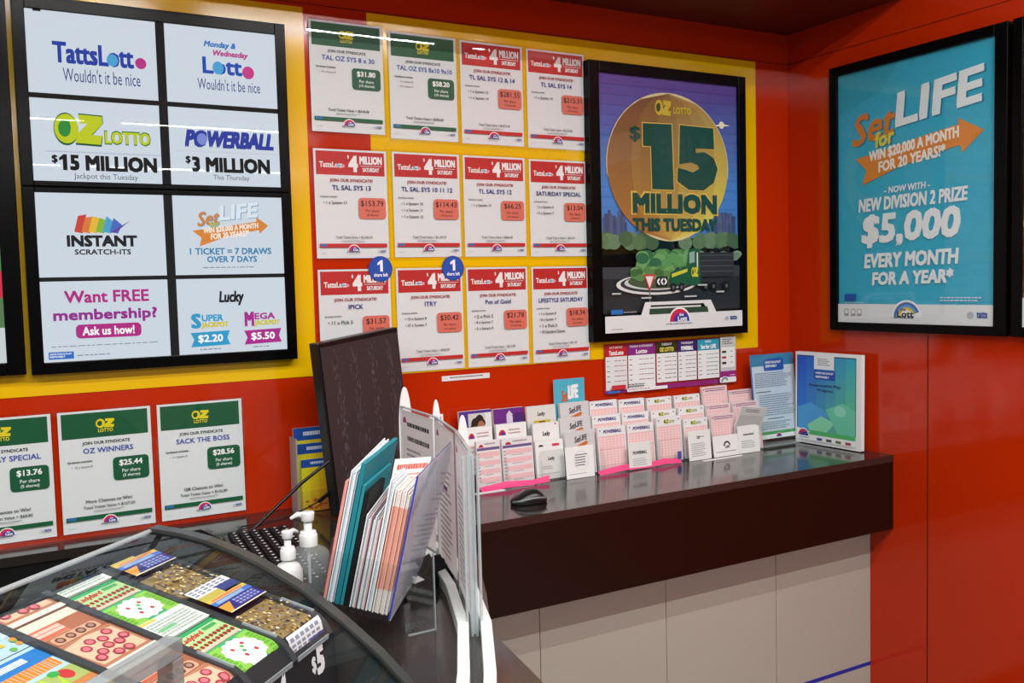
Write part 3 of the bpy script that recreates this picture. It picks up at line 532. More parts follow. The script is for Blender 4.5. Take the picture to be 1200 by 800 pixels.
d_grey = lambda P: (P.rect(0, 0, 1, 1, 'CFD0CF'), P.greek(.2, .12, .75, .3, 2, '6A6470', 0), P.rect(.05, .4, .95, .95, 'BFC0BF'))
YT = {'back': (-.050, -.655), 'middle': (-.083, -.700), 'front': (-.116, CT+.004)}
SL = {'back': [(537, 576, 483, d_woman, 'purple brochures with a photo of a laughing woman'), (577, 614, 480, d_purple, 'purple brochures with a pale crest'), (616, 651, 477, d_lk, 'grey slips with a yellow band'),
  (655, 690, 473, d_sl, 'grey slips with a small orange arrow'), (690, 723, 471, d_pb, 'pink slips with navy heading'), (724, 755, 469, d_pb, 'pink slips with navy heading'), (757, 787, 467, d_oz, 'pink slips with yellow-green logo'),
  (789, 820, 464, d_oz, 'pink slips with yellow-green logo'), (822, 852, 454, d_ml, 'tall pink slips with purple heading'), (853, 881, 458, d_ml, 'pink slips with purple heading')],
 'middle': [(545, 577, 502, d_rw, 'white slips with a red arc logo'), (580, 617, 498, d_rw, 'white slips with a red arc logo'), (623, 655, 497, d_lk2, 'plain white slips with black script'),
  (655, 692, 491, d_sl, 'grey slips with a small orange arrow'), (693, 727, 488, d_pb, 'pink slips with navy heading'), (728, 760, 485, d_pb, 'pink slips with navy heading'), (762, 792, 482, d_oz, 'pink slips with yellow-green logo'),
  (794, 825, 478, d_oz, 'pink slips with yellow-green logo'), (827, 856, 475, d_ml, 'pink slips with purple heading'), (858, 888, 472, d_ml, 'pink slips with purple heading')],
 'front': [(557, 586, 518, d_pk, 'pink-lined slips with purple band'), (587, 624, 515, d_pk, 'pink-lined slips with purple band'), (626, 660, 518, d_lk3, 'white slips with rounded grey card'),
  (661, 697, 507, d_sl, 'grey slips with a small orange arrow'), (699, 733, 502, d_pb, 'pink slips with navy heading'), (734, 766, 498, d_pb, 'pink slips with navy heading'), (768, 798, 490, d_oz, 'pink slips with yellow-green logo'),
  (800, 829, 492, d_oz, 'pink slips with yellow-green logo'), (832, 861, 487, d_ml, 'pink slips with purple heading'), (863, 892, 498, d_ml, 'pink slips with purple heading')]}
OR = ['first', 'second', 'third', 'fourth', 'fifth', 'sixth', 'seventh', 'eighth', 'ninth', 'tenth']
for row, L in SL.items():
    y, zb = YT[row]
    for i, (xl, xr, yt, d, des) in enumerate(L):
        a = onY(xl, yt, y+.012); c = onY(xr, yt-2, y+.012)
        slab(a.x+.002, c.x-.002, zb, a.z, y, .011, .012, d, 'slip_stack', '%s, %s from left, %s row' % (des, OR[i], row), 'slip stack', 'stacks of slips in the clear rack')
t = thing('slip_rack', (.75, -.08, CT), 'long clear stepped rack holding three rows of slips on the counter', 'rack')
xl, xr = onY(556, 560, -.116).x-.012, onY(893, 520, -.116).x+.008
b = MB()
for y0, y1, z in ((-.131, -.10, CT+.003), (-.098, -.067, -.702), (-.065, -.030, -.657)): b.bb((xl, y0, z-.0025), (xr, y1, z), ACR)
b.build('tray', t)
b = MB()
for y0, z0, z1 in ((-.133, CT, -.715), (-.0995, -.745, -.672), (-.0665, -.70, -.628), (-.028, CT, -.575)): b.bb((xl, y0, z0), (xr, y0+.002, z1), ACR)
b.build('front_lip', t)
for i in range(11):
    x = xl+.005+(xr-xl-.01)*i/10
    b = MB(); b.prism([(x-.001, -.135, CT), (x-.001, -.025, CT), (x-.001, -.025, -.57), (x-.001, -.055, -.57), (x-.001, -.065, -.615), (x-.001, -.09, -.63), (x-.001, -.098, -.66), (x-.001, -.12, -.665), (x-.001, -.135, -.70)], (.002, 0, 0), ACR); b.build('divider', t)
FL = [(663, 696, 525, 558, d_circ, 'white card with a text roundel leaning on the front of the slip rack'), (737, 763, 520, 546, d_pbl, 'white leaflet with a black word leaning on pink slips'), (807, 833, 506, 538, d_ozl, 'white leaflet with rows of small print before yellow-green logo slips'),
      (836, 865, 512, 533, d_arc, 'wide white card with a small black arc logo at the rack front'), (865, 890, 500, 529, d_white, 'white card under the curled grey slip')]
for xl_, xr_, yt, yb, d, lab in FL:
    a = onY(xl_, yt, -.143); c = onY(xr_, yt-2, -.143); slab(a.x, c.x, CT+.001, a.z, -.146, .002, .008, d, 'leaflet', lab, 'leaflet', 'loose cards at the rack front')
# folded slip standing out over the far end
p0, p1, p2, p3 = onY(870, 476, -.150), onY(899, 478, -.158), onY(891, 503, -.128), onY(861, 500, -.128)
P = Pr(p0, p1-p0, p3-p0, (p1-p0).cross(p0-p3).normalized()); nn = P.N if P.N.y < 0 else -P.N; P.N = nn
P.prism([p0, p1, p2, p3], -nn*.006, M('E4E5E4', .6)); P.U = p1-p0; d_grey(P)
b = MB(); b.add(P.v, P.f, M('E4E5E4', .6)); b = P; b.prism([p3, p2, p2+V3((0, .004, CT+.03-p2.z)), p3+V3((0, .004, CT+.03-p3.z))], -nn*.002, M('DADBDA', .6))
tag(b.build('curled_slip'), 'grey slip bending forward over the last pocket of the clear rack', 'slip')
# turquoise leaflet behind the rack
def d_teal(P):
    P.rect(0, 0, 1, 1, '4FB4CC'); P.text('Set', .22, .12, .46, .25, 'B86A4A', .03, .3, 4); P.text('LIFE', .44, .07, .80, .22, 'F4F8FA', .08, .2, 4)
    P.greek(.12, .30, .90, .58, 5, 'EAF6FA', .1, .6); P.ell(.68, .75, .12, .11, 'F0F2F4', 0, 180); P.rect(.56, .74, 1, .8, 'F0F2F4'); P.text('Lott', .62, .68, .75, .74, '22242A', .04)
a = onY(648, 445, -.018); c = onY(684, 443, -.018)
slab(a.x, c.x, CT+.001, a.z, -.026, .002, .006, d_teal, 'leaflet', 'turquoise leaflet standing behind the slip rack against the red wall', 'leaflet', None)
# ribbons
for pts, lab in (([(556, 573), (590, 571), (620, 566), (637, 562)], 'pink ribbon lying along the near end of the rack front'), ([(700, 556), (725, 549), (748, 545), (766, 541), (776, 536)], 'pink ribbon with blue tip curling at the middle of the rack front')):
    Q = [onZ(px, py, CT+.004) for px, py in pts]
    Q = [V3((q.x, min(q.y, -.137), CT+.013+.003*(i % 2))) for i, q in enumerate(Q)]
    b = MB(); b.strip(Q, (.004, -.013, -.011), M('F0508C', .4, .4)); b.strip([q+V3((.008, .001, .001+.004*(k % 2))) for k, q in enumerate(Q)], (0, -.006, -.008), M('F0508C', .4, .4))
    if 'blue' in lab: e = Q[-1]; b.box(e+V3((.004, 0, .012)), (.012, .006, .024), M('4A5AA8', .4))
    tag(b.build('ribbon'), lab, 'ribbon')
a, c = onZ(822, 540, CT), onZ(866, 533, CT)
b = MB(); b.bb((a.x, -.172, CT), (c.x, -.162, CT+.0025), M('F0F1F0', .5)); tag(b.build('card_strip'), 'thin white card strip flat on the counter before the rack', 'card')
a, c = onZ(556, 579, CT), onZ(588, 571, CT)
b = MB(); b.bb((a.x, -.158, CT), (c.x-.01, -.148, CT+.0025), M('F0F1F0', .5)); tag(b.build('card_strip'), 'thin white card strip under the near end of the pink ribbon', 'card')
# A4 notice in a clear stand
t = thing('notice_stand', (1.40, -.06, CT), 'clear stand holding a white notice with blue head, next to the binder', 'notice')
P = Pr((1.293, -.048, -.422), (.21, 0, 0), (0, -.03, -.297), V3((0, -1, .1)).normalized()); P.rect(0, 0, 1, 1, 'D6E2EE'); P.rect(0, 0, .03, 1, '3A6FB8'); P.rect(0, 0, 1, .14, '2F86B4'); P.rr(.30, .06, .76, .2, '2458B0', .15)
P.text('HAVE FUN & PLAY', .34, .085, .70, .115, 'FFFFFF', .02); P.text('RESPONSIBLY', .34, .13, .60, .16, 'FFFFFF', .02)
P.greek(.08, .22, .95, .40, 8, '8A94A8'); P.greek(.08, .44, .5, .46, 1, '3A3E46'); P.greek(.14, .48, .95, .74, 10, '96A0B2'); P.greek(.3, .76, .7, .78, 1, '4A4E56'); P.greek(.08, .80, .9, .9, 4, '96A0B2'); P.rect(.05, .915, 1, .95, '4FA860'); P.rect(0, .95, 1, 1, 'F0F4F4'); P.lott(.52, .985, .06, txt=False); P.build('sheet', t)
b = MB(); b.box((1.398, -.0665-.003, CT+.168), (.216, .0015, .33), ACR, (X3, V3((0, .9949, -.1005)).normalized(), V3((0, .1005, .9949)).normalized())); b.bb((1.29, -.105, CT+.0005), (1.506, -.04, CT+.004), EDGE); b.build('acrylic_stand', t)
# binder against the right wall
t = thing('ring_binder', (1.49, -.22, CT), 'white binder with blue-green cover leaning on the right red wall', 'binder')
O = V3((1.482, -.083, CT+.325)); U = V3((.006, -.282, 0)); Vd = V3((-.004, 0, -.322)); N = V3((-1, -.02, 0)).normalized()
b = MB(); b.prism([O, O+U, O+U+Vd, O+Vd], (.016, 0, 0), M('E8ECEE', .3)); cov = b.build('cover', t, .003)
P = Pr(O+U*.03+Vd*.035, U*.90, Vd*.93, N, lift=.0008)
n = 14
for i in range(n):
    for j in range(6): P.rect(j/6, .88*i/n, (j+1)/6, .88*(i+1)/n, mix(mix('2A5ACA', '3A86D8', i/n), mix('3AA8C4', '6AC87A', i/n), j/5)); P.k -= 1
P.k += 2
P.poly([(.0, .62), (.25, .55), (.55, .66), (.3, .88), (.0, .88)], '4FA0DC'); P.poly([(.18, .82), (.42, .70), (.66, .76), (.52, .88), (.22, .88)], '8AD8B0'); P.poly([(.5, .62), (.78, .52), (1, .60), (1, .88), (.7, .88)], '6AC8A8'); P.ell(.74, .62, .1, .06, '8AD8C0')
P.rect(.0, .0, 1, .012, '2A3E7A'); P.rect(.0, 0, .012, .88, '2A3E7A'); P.rect(.988, 0, 1, .88, '3A7A8A')
P.rect(.30, .0, .64, .155, 'E6ECEE'); P.greek(.36, .03, .58, .12, 4, '6A7078'); P.rr(.30, .165, .66, .275, '1F50B0', .15); P.text('HAVE FUN & PLAY', .33, .185, .63, .21, 'FFFFFF', .02); P.text('RESPONSIBLY', .33, .23, .56, .255, 'FFFFFF', .02)
P.text('Responsible Play', .22, .325, .76, .365, '2A3A66', .01); P.text('Program', .36, .38, .63, .42, '2A3A66', .01)
P.rect(0, .88, 1, .93, '4FB86A'); P.rect(0, .93, 1, 1, 'EEF2F2'); P.poly([(0, .86), (.25, .90), (0, .93)], 'EEF2F2'); P.lott(.12, .95, .09, txt=False); P.greek(.05, .965, .26, .985, 1, '6A5A8A')
for x, c in ((.36, '3A5AA0'), (.52, '55595E'), (.68, '6A7A4A'), (.84, 'A83A4A')): P.rect(x, .955, x+.09, .985, c)
P.build('cover_sheet', cov)

# ---------------------------------------------------------------- yellow leaflets left of the monitor
def d_yel(P):
    n = 10
    for i in range(n):
        for j in range(5): P.rect(j/5, i/n, (j+1)/5, (i+1)/n, mix(mix('E4DC1E', 'F0B428', j/4), mix('E8C028', 'D8503A', j/4), max(0, i-3)/6)); P.k -= 1
    P.k += 2; P.rect(0, 0, 1, .155, '1F50A8'); P.greek(.22, .05, .98, .11, 1, 'DCE6F6', 0, .8)
    for i in range(18): P.ell(random.uniform(.1, .9), random.uniform(.72, .95), .05, .015, random.choice(['C8441E', 'D86A28', 'B83A3A']))
xa = onY(345, 505, -.06).x
for k, (yt, y, lab) in enumerate(((502, -.045, 'yellow leaflet with blue head, hindmost and tallest in the clear holder'), (521, -.062, 'yellow leaflet with blue head, between two others in the clear holder'), (540, -.079, 'yellow leaflet with blue head, foremost and lowest in the clear holder'))):
    z = onY(350, yt, y).z; slab(xa+.002+.004*k, xa+.124, CT+.002, z, y, .004, .006, d_yel, 'leaflet', lab, 'leaflet', 'yellow leaflets behind the monitor')
b = MB(); b.bb((xa-.006, -.09, CT), (xa-.003, -.03, CT+.20), EDGE); b.bb((xa-.006, -.0915, CT), (xa+.13, -.0895, CT+.06), ACR); b.bb((xa-.006, -.032, CT), (xa+.13, -.03, CT+.2), ACR); b.bb((xa+.127, -.09, CT), (xa+.13, -.03, CT+.2), ACR)
tag(b.build('leaflet_holder'), 'clear acrylic holder of yellow leaflets standing by the wall', 'leaflet holder')

# ---------------------------------------------------------------- monitor
az, al = math.radians(70), math.radians(5.84)
wh = V3((math.sin(az), math.cos(az), 0)); mw = wh*math.cos(al)+Z3*math.sin(al); mu = Z3*math.cos(al)-wh*math.sin(al); mn = V3((math.cos(az), -math.sin(az), 0))
MO = V3((-.267, -.208, CT+.006)); mW, mL = .271, .451
t = thing('monitor', (MO.x+.1, MO.y, CT), 'tall dark monitor turned on its side on the counter beside the yellow leaflets', 'monitor')
K = M('0C0C0E', .3, .5); b = MB(); b.box(MO+mw*mW/2+mu*mL/2-mn*.019, (mW, mL, .034), K, (mw, mu, mn)); b.box(MO+mw*mW/2+mu*mL/2-mn*.040, (mW*.5, mL*.5, .012), K, (mw, mu, mn)); case = b.build('case', t, .003)
ms = M('1C1617', .16, .5, 0, 0, .3)
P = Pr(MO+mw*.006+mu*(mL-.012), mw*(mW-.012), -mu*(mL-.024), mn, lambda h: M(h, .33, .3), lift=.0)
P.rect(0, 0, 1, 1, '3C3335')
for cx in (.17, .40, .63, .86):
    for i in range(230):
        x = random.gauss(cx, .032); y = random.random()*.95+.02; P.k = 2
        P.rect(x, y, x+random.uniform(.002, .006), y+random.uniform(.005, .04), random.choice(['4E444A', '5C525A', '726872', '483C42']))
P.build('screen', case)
b = MB(); b.box(MO+mw*.17-mn*.045+Z3*.05, (.05, .016, .10), K, (wh, mn, Z3)); b.build('stand_neck', t, .003)
b = MB(); b.box(V3((MO.x, MO.y, CT+.006))+wh*.17-mn*.045, (.13, .10, .012), K, (wh, mn, Z3)); b.build('stand_foot', t, .004)
# cables
b = MB(); q = [onZ(288, 628, CT+.004), V3((-.44, -.20, -.70)), V3((-.36, -.215, -.63)), onY(386, 540, -.222)]; b.tube(q, .0042, K); tag(b.build('cable'), 'thick black cable rising from the keyboard to the monitor edge', 'cable')
q = [onZ(270, 630, CT+.003), onZ(283, 617, CT+.003), onZ(305, 613, CT+.003), onZ(340, 604, CT+.003), onY(362, 594, -.12), onY(374, 587, -.16), onY(386, 577, -.19), onY(391, 572, -.2)]
t = thing('thin_cable', q[0], 'thin black cable with a plug lying across the counter near the keyboard', 'cable'); MB().tube(q, .0016, K).build('wire', t); MB().tube([q[5], q[6]], .0055, K).build('plug', t)

# ---------------------------------------------------------------- keyboard, mouse, hand pumps
t = thing('keyboard', (-.5, -.48, CT), 'black keyboard with pale legends behind the ticket case', 'keyboard')
kx, ky = V3((-.07, -.9975, 0)).normalized(), V3((-.9975, .07, 0)).normalized(); kc = V3((-.505, -.49, CT+.010))
b = MB(); b.box(kc, (.46, .155, .018), K, (kx, ky, Z3)); b.build('keyboard_case', t, .004)
b = MB(); kd = M('15151A', .6, .2); kl = M('D8D8D8', .5)
for i in range(18):
    for j in range(6):
        c = kc+kx*(-.212+.025*i)+ky*(-.06+.0235*j)+Z3*.012; b.box(c, (.020, .019, .008), kd, (kx, ky, Z3)); b.box(c+Z3*.0042+kx*.003-ky*.003, (.006, .005, .0004), kl, (kx, ky, Z3))
b.build('keys', t)
# mouse
t = thing('computer_mouse', (.222, -.335, CT), 'black computer mouse with grey side band on the counter', 'mouse')
mx = V3((.98, -.2, 0)).normalized(); my = V3((.2, .98, 0)).normalized(); c = V3((.224, -.330, CT+.001))
def mouse(m, lo, hi, sc):
    b = MB(); n, k = 14, 20; vs = []
    for i in range(n+1):
        s = -1+2*i/n; half = .030*math.sqrt(max(.001, 1-s**4))*(1-.1*s); top = (.036*(1-.75*((s-.25)/1.25)**2) if s < .25 else .036*(1-.95*((s-.25)/.75)**2))
        top = max(.006, top)
        for j in range(k+1):
            a = math.pi*(lo+(hi-lo)*j/k); z = top*(math.sin(a)**.7 if math.sin(a) > 0 else 0); vs.append(c+mx*(s*.052)*sc+my*(half*math.cos(a))*sc+Z3*(z*sc+.002))
    b.add(vs, [(i*(k+1)+j, i*(k+1)+j+1, (i+1)*(k+1)+j+1, (i+1)*(k+1)+j) for i in range(n) for j in range(k)], m, True); return b
mouse(M('121214', .3), 0, 1, 1).build('shell', t)
b = mouse(M('6A6E70', .3, .5, 0, .3), -.0, 1, 1); q = []
path = [c+mx*(.052*s)+my*(-.0305*math.sqrt(max(.001, 1-s**4)))*(1-.1*s)+Z3*(.008+.010*(s+1)*(1.3-s)*.75) for s in [-.95+1.75*i/12 for i in range(13)]]
MB().tube(path, .0035, M('7A7E80', .3, .5, 0, .4)).build('side_band', t)
MB().tube([c-mx*.035+Z3*.020, c-mx*.012+Z3*.036], .004, M('5A5E60', .4)).build('scroll_wheel', t)
# pumps
WP = M('EDEFEF', .3)
def pump(t, x, y, z, dirx, s=1):
    b = MB(); b.lathe([(0, z), (.0175*s, z), (.0175*s, z+.001*s), (.0175*s, z+.022*s), (.017*s, z+.0225*s), (.0155*s, z+.0235*s), (.0155*s, z+.028*s), (.015*s, z+.0285*s), (.0085*s, z+.029*s), (.008*s, z+.030*s), (.008*s, z+.05*s), (0, z+.05*s)], (x, y, 0), WP)
    b.lathe([(0, z+.048*s), (.0115*s, z+.0485*s), (.012*s, z+.050*s), (.0135*s, z+.064*s), (.013*s, z+.0655*s), (.012*s, z+.066*s), (0, z+.066*s)], (x, y, 0), WP)
    hd = b.build('pump_head', t); b = MB(); b.tube([(x, y, z+.060*s), (x+dirx[0]*.02*s, y+dirx[1]*.02*s, z+.062*s), (x+dirx[0]*.034*s, y+dirx[1]*.034*s, z+.055*s)], [.006*s, .0055*s, .003*s], WP); b.build('nozzle', hd)
t = thing('pump_bottle', (-.497, -.715, CT), 'clear hand sanitiser bottle with white pump behind the ticket case', 'bottle')
LIQ = clear('clear_plastic', (.9, .93, .94), 1.4, .06, .2, (.7, .74, .76))
MB().lathe([(0, 0), (.036, 0), (.039, .004), (.040, .010), (.040, .072), (.038, .080), (.030, .088), (.018, .093), (.0145, .096), (0, .096)], (-.497, -.715, CT), LIQ).build('bottle_body', t)
MB().tube([(-.497, -.715, CT+.005), (-.497, -.715, CT+.093)], .003, M('D8DCDC', .4)).build('dip_tube', t)
pump(t, -.497, -.715, CT+.093, (-.9, .3))
t = thing('pump_bottle', (-.548, -.752, CT), 'small white pump bottle in front of the clear sanitiser bottle', 'bottle')
MB().lathe([(0, 0), (.024, 0), (.026, .005), (.026, .062), (.020, .074), (.012, .078), (.010, .086), (0, .086)], (-.548, -.752, CT), WP).build('bottle_body', t)
pump(t, -.548, -.752, CT+.084, (.85, .5), .82)

# ---------------------------------------------------------------- clear counter screen on white rails
path = [V3((-.20, -.485, 0)), V3((-.21, -.70, 0)), V3((-.26, -.90, 0)), V3((-.330, -1.095, 0)), V3((-.418, -1.275, 0)), V3((-.53, -1.48, 0))]
def side(i):
    a = path[max(i-1, 0)]; c = path[min(i+1, len(path)-1)]; d = (c-a).normalized(); return V3((-d.y, d.x, 0))   # points to the customer's side (+x)
t = thing('counter_screen', (-.26, -.9, CT), 'clear folded counter screen standing in white rails, with notices taped on', 'screen')
WR = M('DDE4E1', .35)
for o0, o1 in ((.010, .029), (-.029, -.010)):
    b = MB(); n = len(path)
    vs = []
    for i in range(n):
        s = side(i); vs += [path[i]+s*o0+Z3*CT, path[i]+s*o1+Z3*CT, path[i]+s*o1+Z3*(CT+.026), path[i]+s*o0+Z3*(CT+.026)]
    fs = [(i*4+j, i*4+(j+1) % 4, i*4+4+(j+1) % 4, i*4+4+j) for i in range(n-1) for j in range(4)]+[(0, 1, 2, 3), ((n-1)*4, (n-1)*4+3, (n-1)*4+2, (n-1)*4+1)]
    b.add(vs, fs, WR); b.build('rail', t, .002)
ZT = -.424
for i in range(3):
    a, c = path[i], path[i+1]; d = (c-a); L = d.length; d = d/L; s = V3((-d.y, d.x, 0)); m = (a+c)/2
    b = MB(); b.box(m+Z3*((CT+.004+ZT)/2), (L-.004, .005, ZT-CT-.004), ACR, (d, s, Z3))
    for e in (-1, 1): b.box(m+d*(e*(L/2-.0015))+Z3*((CT+.004+ZT)/2), (.003, .0062, ZT-CT-.004), EDGE, (d, s, Z3))
    b.box(m+Z3*(ZT-.001), (L-.004, .0062, .003), EDGE, (d, s, Z3)); pane = b.build('clear_pane', t)
    P = Pr(a+d*.012-s*.0035+Z3*(ZT-.006), d*(L-.024), V3((0, 0, -.285)), -s, paper_mat)
    P.rect(0, 0, 1, 1, 'F0F4F6')
    P.U, P.V = P.U, P.V
    P.ell(.1, .1, .06, .045, 'B85A9A', 0, 180)
    if i == 0: P.greek(.18, .09, .9, .13, 1, '4A4E56', .1, .8); P.greek(.18, .2, .95, .25, 1, '5A5E66', .1, .7)
    P.greek(.15, .3, .85, .95, 16, 'A4AAB0', .4, .4)
    if i == 1: P.text('Lotto', .3, .42, .7, .5, '8A3A86', .03) if 0 else P.greek(.3, .42, .6, .5, 1, '8A4A86', 0)
    P.build('notice', pane, label='printed notice taped to the pane')
b = MB(); e = path[3]; s = side(3)
for k in (-.012, -.004, .004, .012): b.box(e+s*k+Z3*((CT+ZT-.01)/2), (.004, .004, ZT-CT-.01), EDGE)
b.build('end_edge', t)
# white pointed tabs behind the screen
for k, (px, y0, hw, lab) in enumerate(((474, 453, .017, 'tall white pointed tab behind the counter screen, nearest the dark monitor'), (511, 468, .012, 'slim white pointed tab behind the bend of the counter screen'), (542, 486, .015, 'white pointed tab leaning in front of the purple brochure'))):
    yy = (-.40, -.48, -.56)[k]; tp = onY(px, y0, yy); P = []
    for i in range(15):
        s = (i/14)**1.6; P.append((tp.x+hw*math.sqrt(max(0, 1-(1-s)**2)), tp.z-.11*s))
    pts = [(x, yy, z) for x, z in P]+[(tp.x+hw*.95, yy, CT+.001), (tp.x-hw*.95, yy, CT+.001)]+[(2*tp.x-x, yy, z) for x, z in reversed(P[1:])]
    tag(MB().prism(pts, (0, .003, 0), M('EEF0F0', .3)).build('pointed_tab'), lab, 'tab', 'white pointed tabs')
a, c = onY(505, 487, -.30), onY(521, 486, -.30)
def d_card(P): P.rect(0, 0, 1, 1, 'ECEEF0'); P.rr(.55, .02, .85, .06, '2A2A86', .3); P.greek(.15, .12, .85, .9, 14, '8A9098')
slab(a.x, c.x, CT+.001, a.z, -.30, .003, .01, d_card, 'card', 'small white card with a dark blue mark standing behind the counter screen', 'card', None)

# ---------------------------------------------------------------- tilted paper holder and its papers
HS = .92; hv = V3((.576, .817, 0))*HS; pv = V3((.817, -.576, 0))*HS; ln = math.radians(13); lv = pv*math.sin(ln)+Z3*HS*math.cos(ln); qv = pv*math.cos(ln)-Z3*HS*math.sin(ln)
HB = CAM+(onZ(456, 727, CT+.008)-CAM)*HS
def sheet(q0, q1, h0, h1, l0, l1, mat, name=None, cut=0, draw=None):
    """slab in the holder's frame: q across the stack, h away from the viewer, l up the lean"""
    b = Pr(HB, hv, lv, -qv) if draw else MB(); pts = [HB+qv*q0+hv*h0+lv*l0, HB+qv*q0+hv*h1+lv*l0, HB+qv*q0+hv*h1+lv*(l1-cut), HB+qv*q0+hv*h0+lv*l1]
    b.prism(pts, qv*(q1-q0), mat); return b
HG = 'papers in the tilted clear holder'
def paper(q0, q1, h1, l1, hexc, name, label, cat='papers', cut=0, h0=.004, l0=.006, n=0, stripe=None):
    b = MB(); k = n or 1
    for i in range(k):
        a = q0+(q1-q0)*i/k; e = q0+(q1-q0)*(i+.75)/k if k > 1 else q1; c = hexc[i % len(hexc)]
        jl = l1-.004*((i*7) % 3); jh = h0+.002*((i*5) % 3)
        pts = [HB+qv*a+hv*jh+lv*l0, HB+qv*a+hv*h1+lv*l0, HB+qv*a+hv*h1+lv*(jl-cut), HB+qv*a+hv*jh+lv*jl]; b.prism(pts, qv*(e-a), M(c, .6, .3))
        if stripe:
            for la, lb, cc in stripe: b.prism([HB+qv*(a-.0001)+hv*(jh-.0005)+lv*la, HB+qv*(a-.0001)+hv*(h1*.98)+lv*la, HB+qv*(a-.0001)+hv*(h1*.98)+lv*(min(lb, jl)), HB+qv*(a-.0001)+hv*(jh-.0005)+lv*(min(lb, jl))], qv*(e-a+.0002), M(cc, .6, .3))
    return tag(b.build(name), label, cat, HG)
paper(-.124, -.119, .20, .225, ['E29A92'], 'paper_sheet', 'salmon pink sheet at the outer face of the papers by the keyboard', 'paper')
paper(-.117, -.104, .23, .245, ['F0F2F4', 'CFE0F0', 'E6ECF2'], 'paper_stack', 'white and pale blue sheets next to the teal folder', cut=-.02, n=5)
paper(-.102, -.094, .25, .262, ['1F7F8C'], 'document_folder', 'tall teal folder standing among the papers', 'folder', cut=-.004)
paper(-.0925, -.087, .20, .225, ['2A8894'], 'document_folder', 'shorter teal folder behind the black wallet', 'folder', cut=.0)
paper(-.085, -.078, .12, .215, ['141416'], 'black_wallet', 'black wallet sticking up between folder and white booklets', 'wallet')
paper(-.0755, -.048, .16, .175, ['E6E8EA', 'B9BDC4', 'F0F0F0', 'D8B0B0', '6A7080', 'E0E2E6'], 'booklet_stack', 'pack of thin white and grey booklets low in the tilted holder', 'booklets', cut=-.02, n=10)
paper(-.046, -.036, .14, .245, ['EFF3F5', 'D6E2EA'], 'paper_stack', 'folded white sheets standing just before the orange-striped slips', n=3)
paper(-.034, -.006, .12, .232, ['F2EDEA', 'F0E2DC'], 'slip_bundle', 'bundle of orange and white slips inside the tilted holder', 'slips', n=9, stripe=[(.05, .20, 'E8AC9A')])
P = Pr(HB+qv*(-.0335)+hv*.06+lv*.275, hv*.10, lv*-.26, -qv); P.prism([P.pt(0, 0), P.pt(1, 0), P.pt(1, 1), P.pt(0, 1)], qv*.0005, M('F2F0EE', .6))
P.rect(0, 0, 1, 1, 'F2EFEC')
# sheet with red print, turned towards the viewer
sv = (hv*.35+pv*.94).normalized(); c0 = onP(463, 538, HB+hv*.10, V3((FW.x, FW.y, 0)).normalized())
P = Pr(c0, sv*.062, lv*-.22, (sv.cross(lv*-1)).normalized()*1.0)
if P.N.dot(CAM-c0) < 0: P.N = -P.N
P.prism([P.O, P.O+P.U, P.O+P.U+P.V, P.O+P.V], -P.N*.0008, M('F4F1EE', .6)); P.greek(.1, .05, .95, .10, 1, 'E0604E', 0, .9); P.greek(.08, .13, .95, .30, 5, 'E88A7A', .2, .5)
tag(P.build('paper_sheet'), 'white sheet with red print topmost in the tilted holder', 'paper', HG)
t = thing('paper_holder', HB, 'tilted clear holder with bluish sides full of papers and slips', 'holder')
b = MB(); pts = [HB+hv*0+lv*0, HB+hv*.25+lv*.02, HB+hv*.33+lv*.08, HB+hv*.37+lv*.262, HB+lv*.262]; b.prism(pts, qv*.0025, BLUEAC); b.build('side_wall', t)
b = MB(); b.tube([HB+lv*.002, HB+lv*.262], .0018, M('3A4AA8', .3)); b.tube([HB+lv*.262, HB+hv*.37+lv*.262], .0012, M('4A5480', .3)); b.build('blue_edge', t, label='dark blue edge')
b = MB(); b.prism([HB-qv*.126, HB-qv*.126+lv*.10, HB+lv*.10, HB], -hv*.002, ACR); b.build('front_wall', t)
b = MB(); b.prism([HB-qv*.126-lv*.004, HB-qv*.126+hv*.26-lv*.004, HB+hv*.26-lv*.004, HB-lv*.004], lv*.004, ACR); b.build('floor_plate', t)
b = MB(); b.prism([HB-qv*.128, HB-qv*.128+hv*.26, HB-qv*.128+hv*.26+lv*.12, HB-qv*.128+lv*.12], qv*.0018, ACR); b.build('outer_wall', t)
for hh in (.03, .22): b = MB(); b.prism([HB-qv*.126+hv*hh-lv*.004, HB+hv*hh-lv*.004, V3((*(HB+hv*hh).xy, CT)), V3((*(HB-qv*.126+hv*hh).xy, CT))], hv*.004, ACR); b.build('support', t)
P = Pr(HB+hv*.08+lv*.235+qv*.0026, hv*.05, lv*-.05, qv); 
# blue speckled marks on the clear side
random.seed(3)
for k in range(2):
    b = MB()
    c = HB+hv*(.06 if k == 0 else .16)+lv*(.235 if k == 0 else .205)-qv*.0004
    for i in range(9): o = c+hv*random.uniform(-.012, .012)+lv*random.uniform(-.012, .012); b.box(o, (.006, .006, .0005), M(random.choice(['3A46A0', 'E6EAF4', '5A66B8']), .3), (hv, lv, qv))
    b.build('speckled_mark', t, label='blue and white speckled mark')
# clear upright sign block next to it
a = onZ(511, 738, CT); c = onZ(470, 738, CT)
t = thing('sign_block', a, 'empty clear acrylic sheet stand on the dark counter beside the white rail', 'stand')
b = MB(); b.bb((c.x, a.y, CT), (a.x, a.y+.003, CT+.135), ACR); b.build('sheet', t); b = MB()
b.bb((a.x-.0012, a.y-.0006, CT), (a.x+.0006, a.y+.0036, CT+.135), EDGE); b.bb((c.x, a.y-.0006, CT), (a.x, a.y+.0036, CT+.0018), EDGE); b.build('sheet_edge', t)
b = MB(); b.bb((c.x, a.y-.0, CT), (a.x, a.y+.05, CT+.002), ACR); b.build('foot_plate', t)
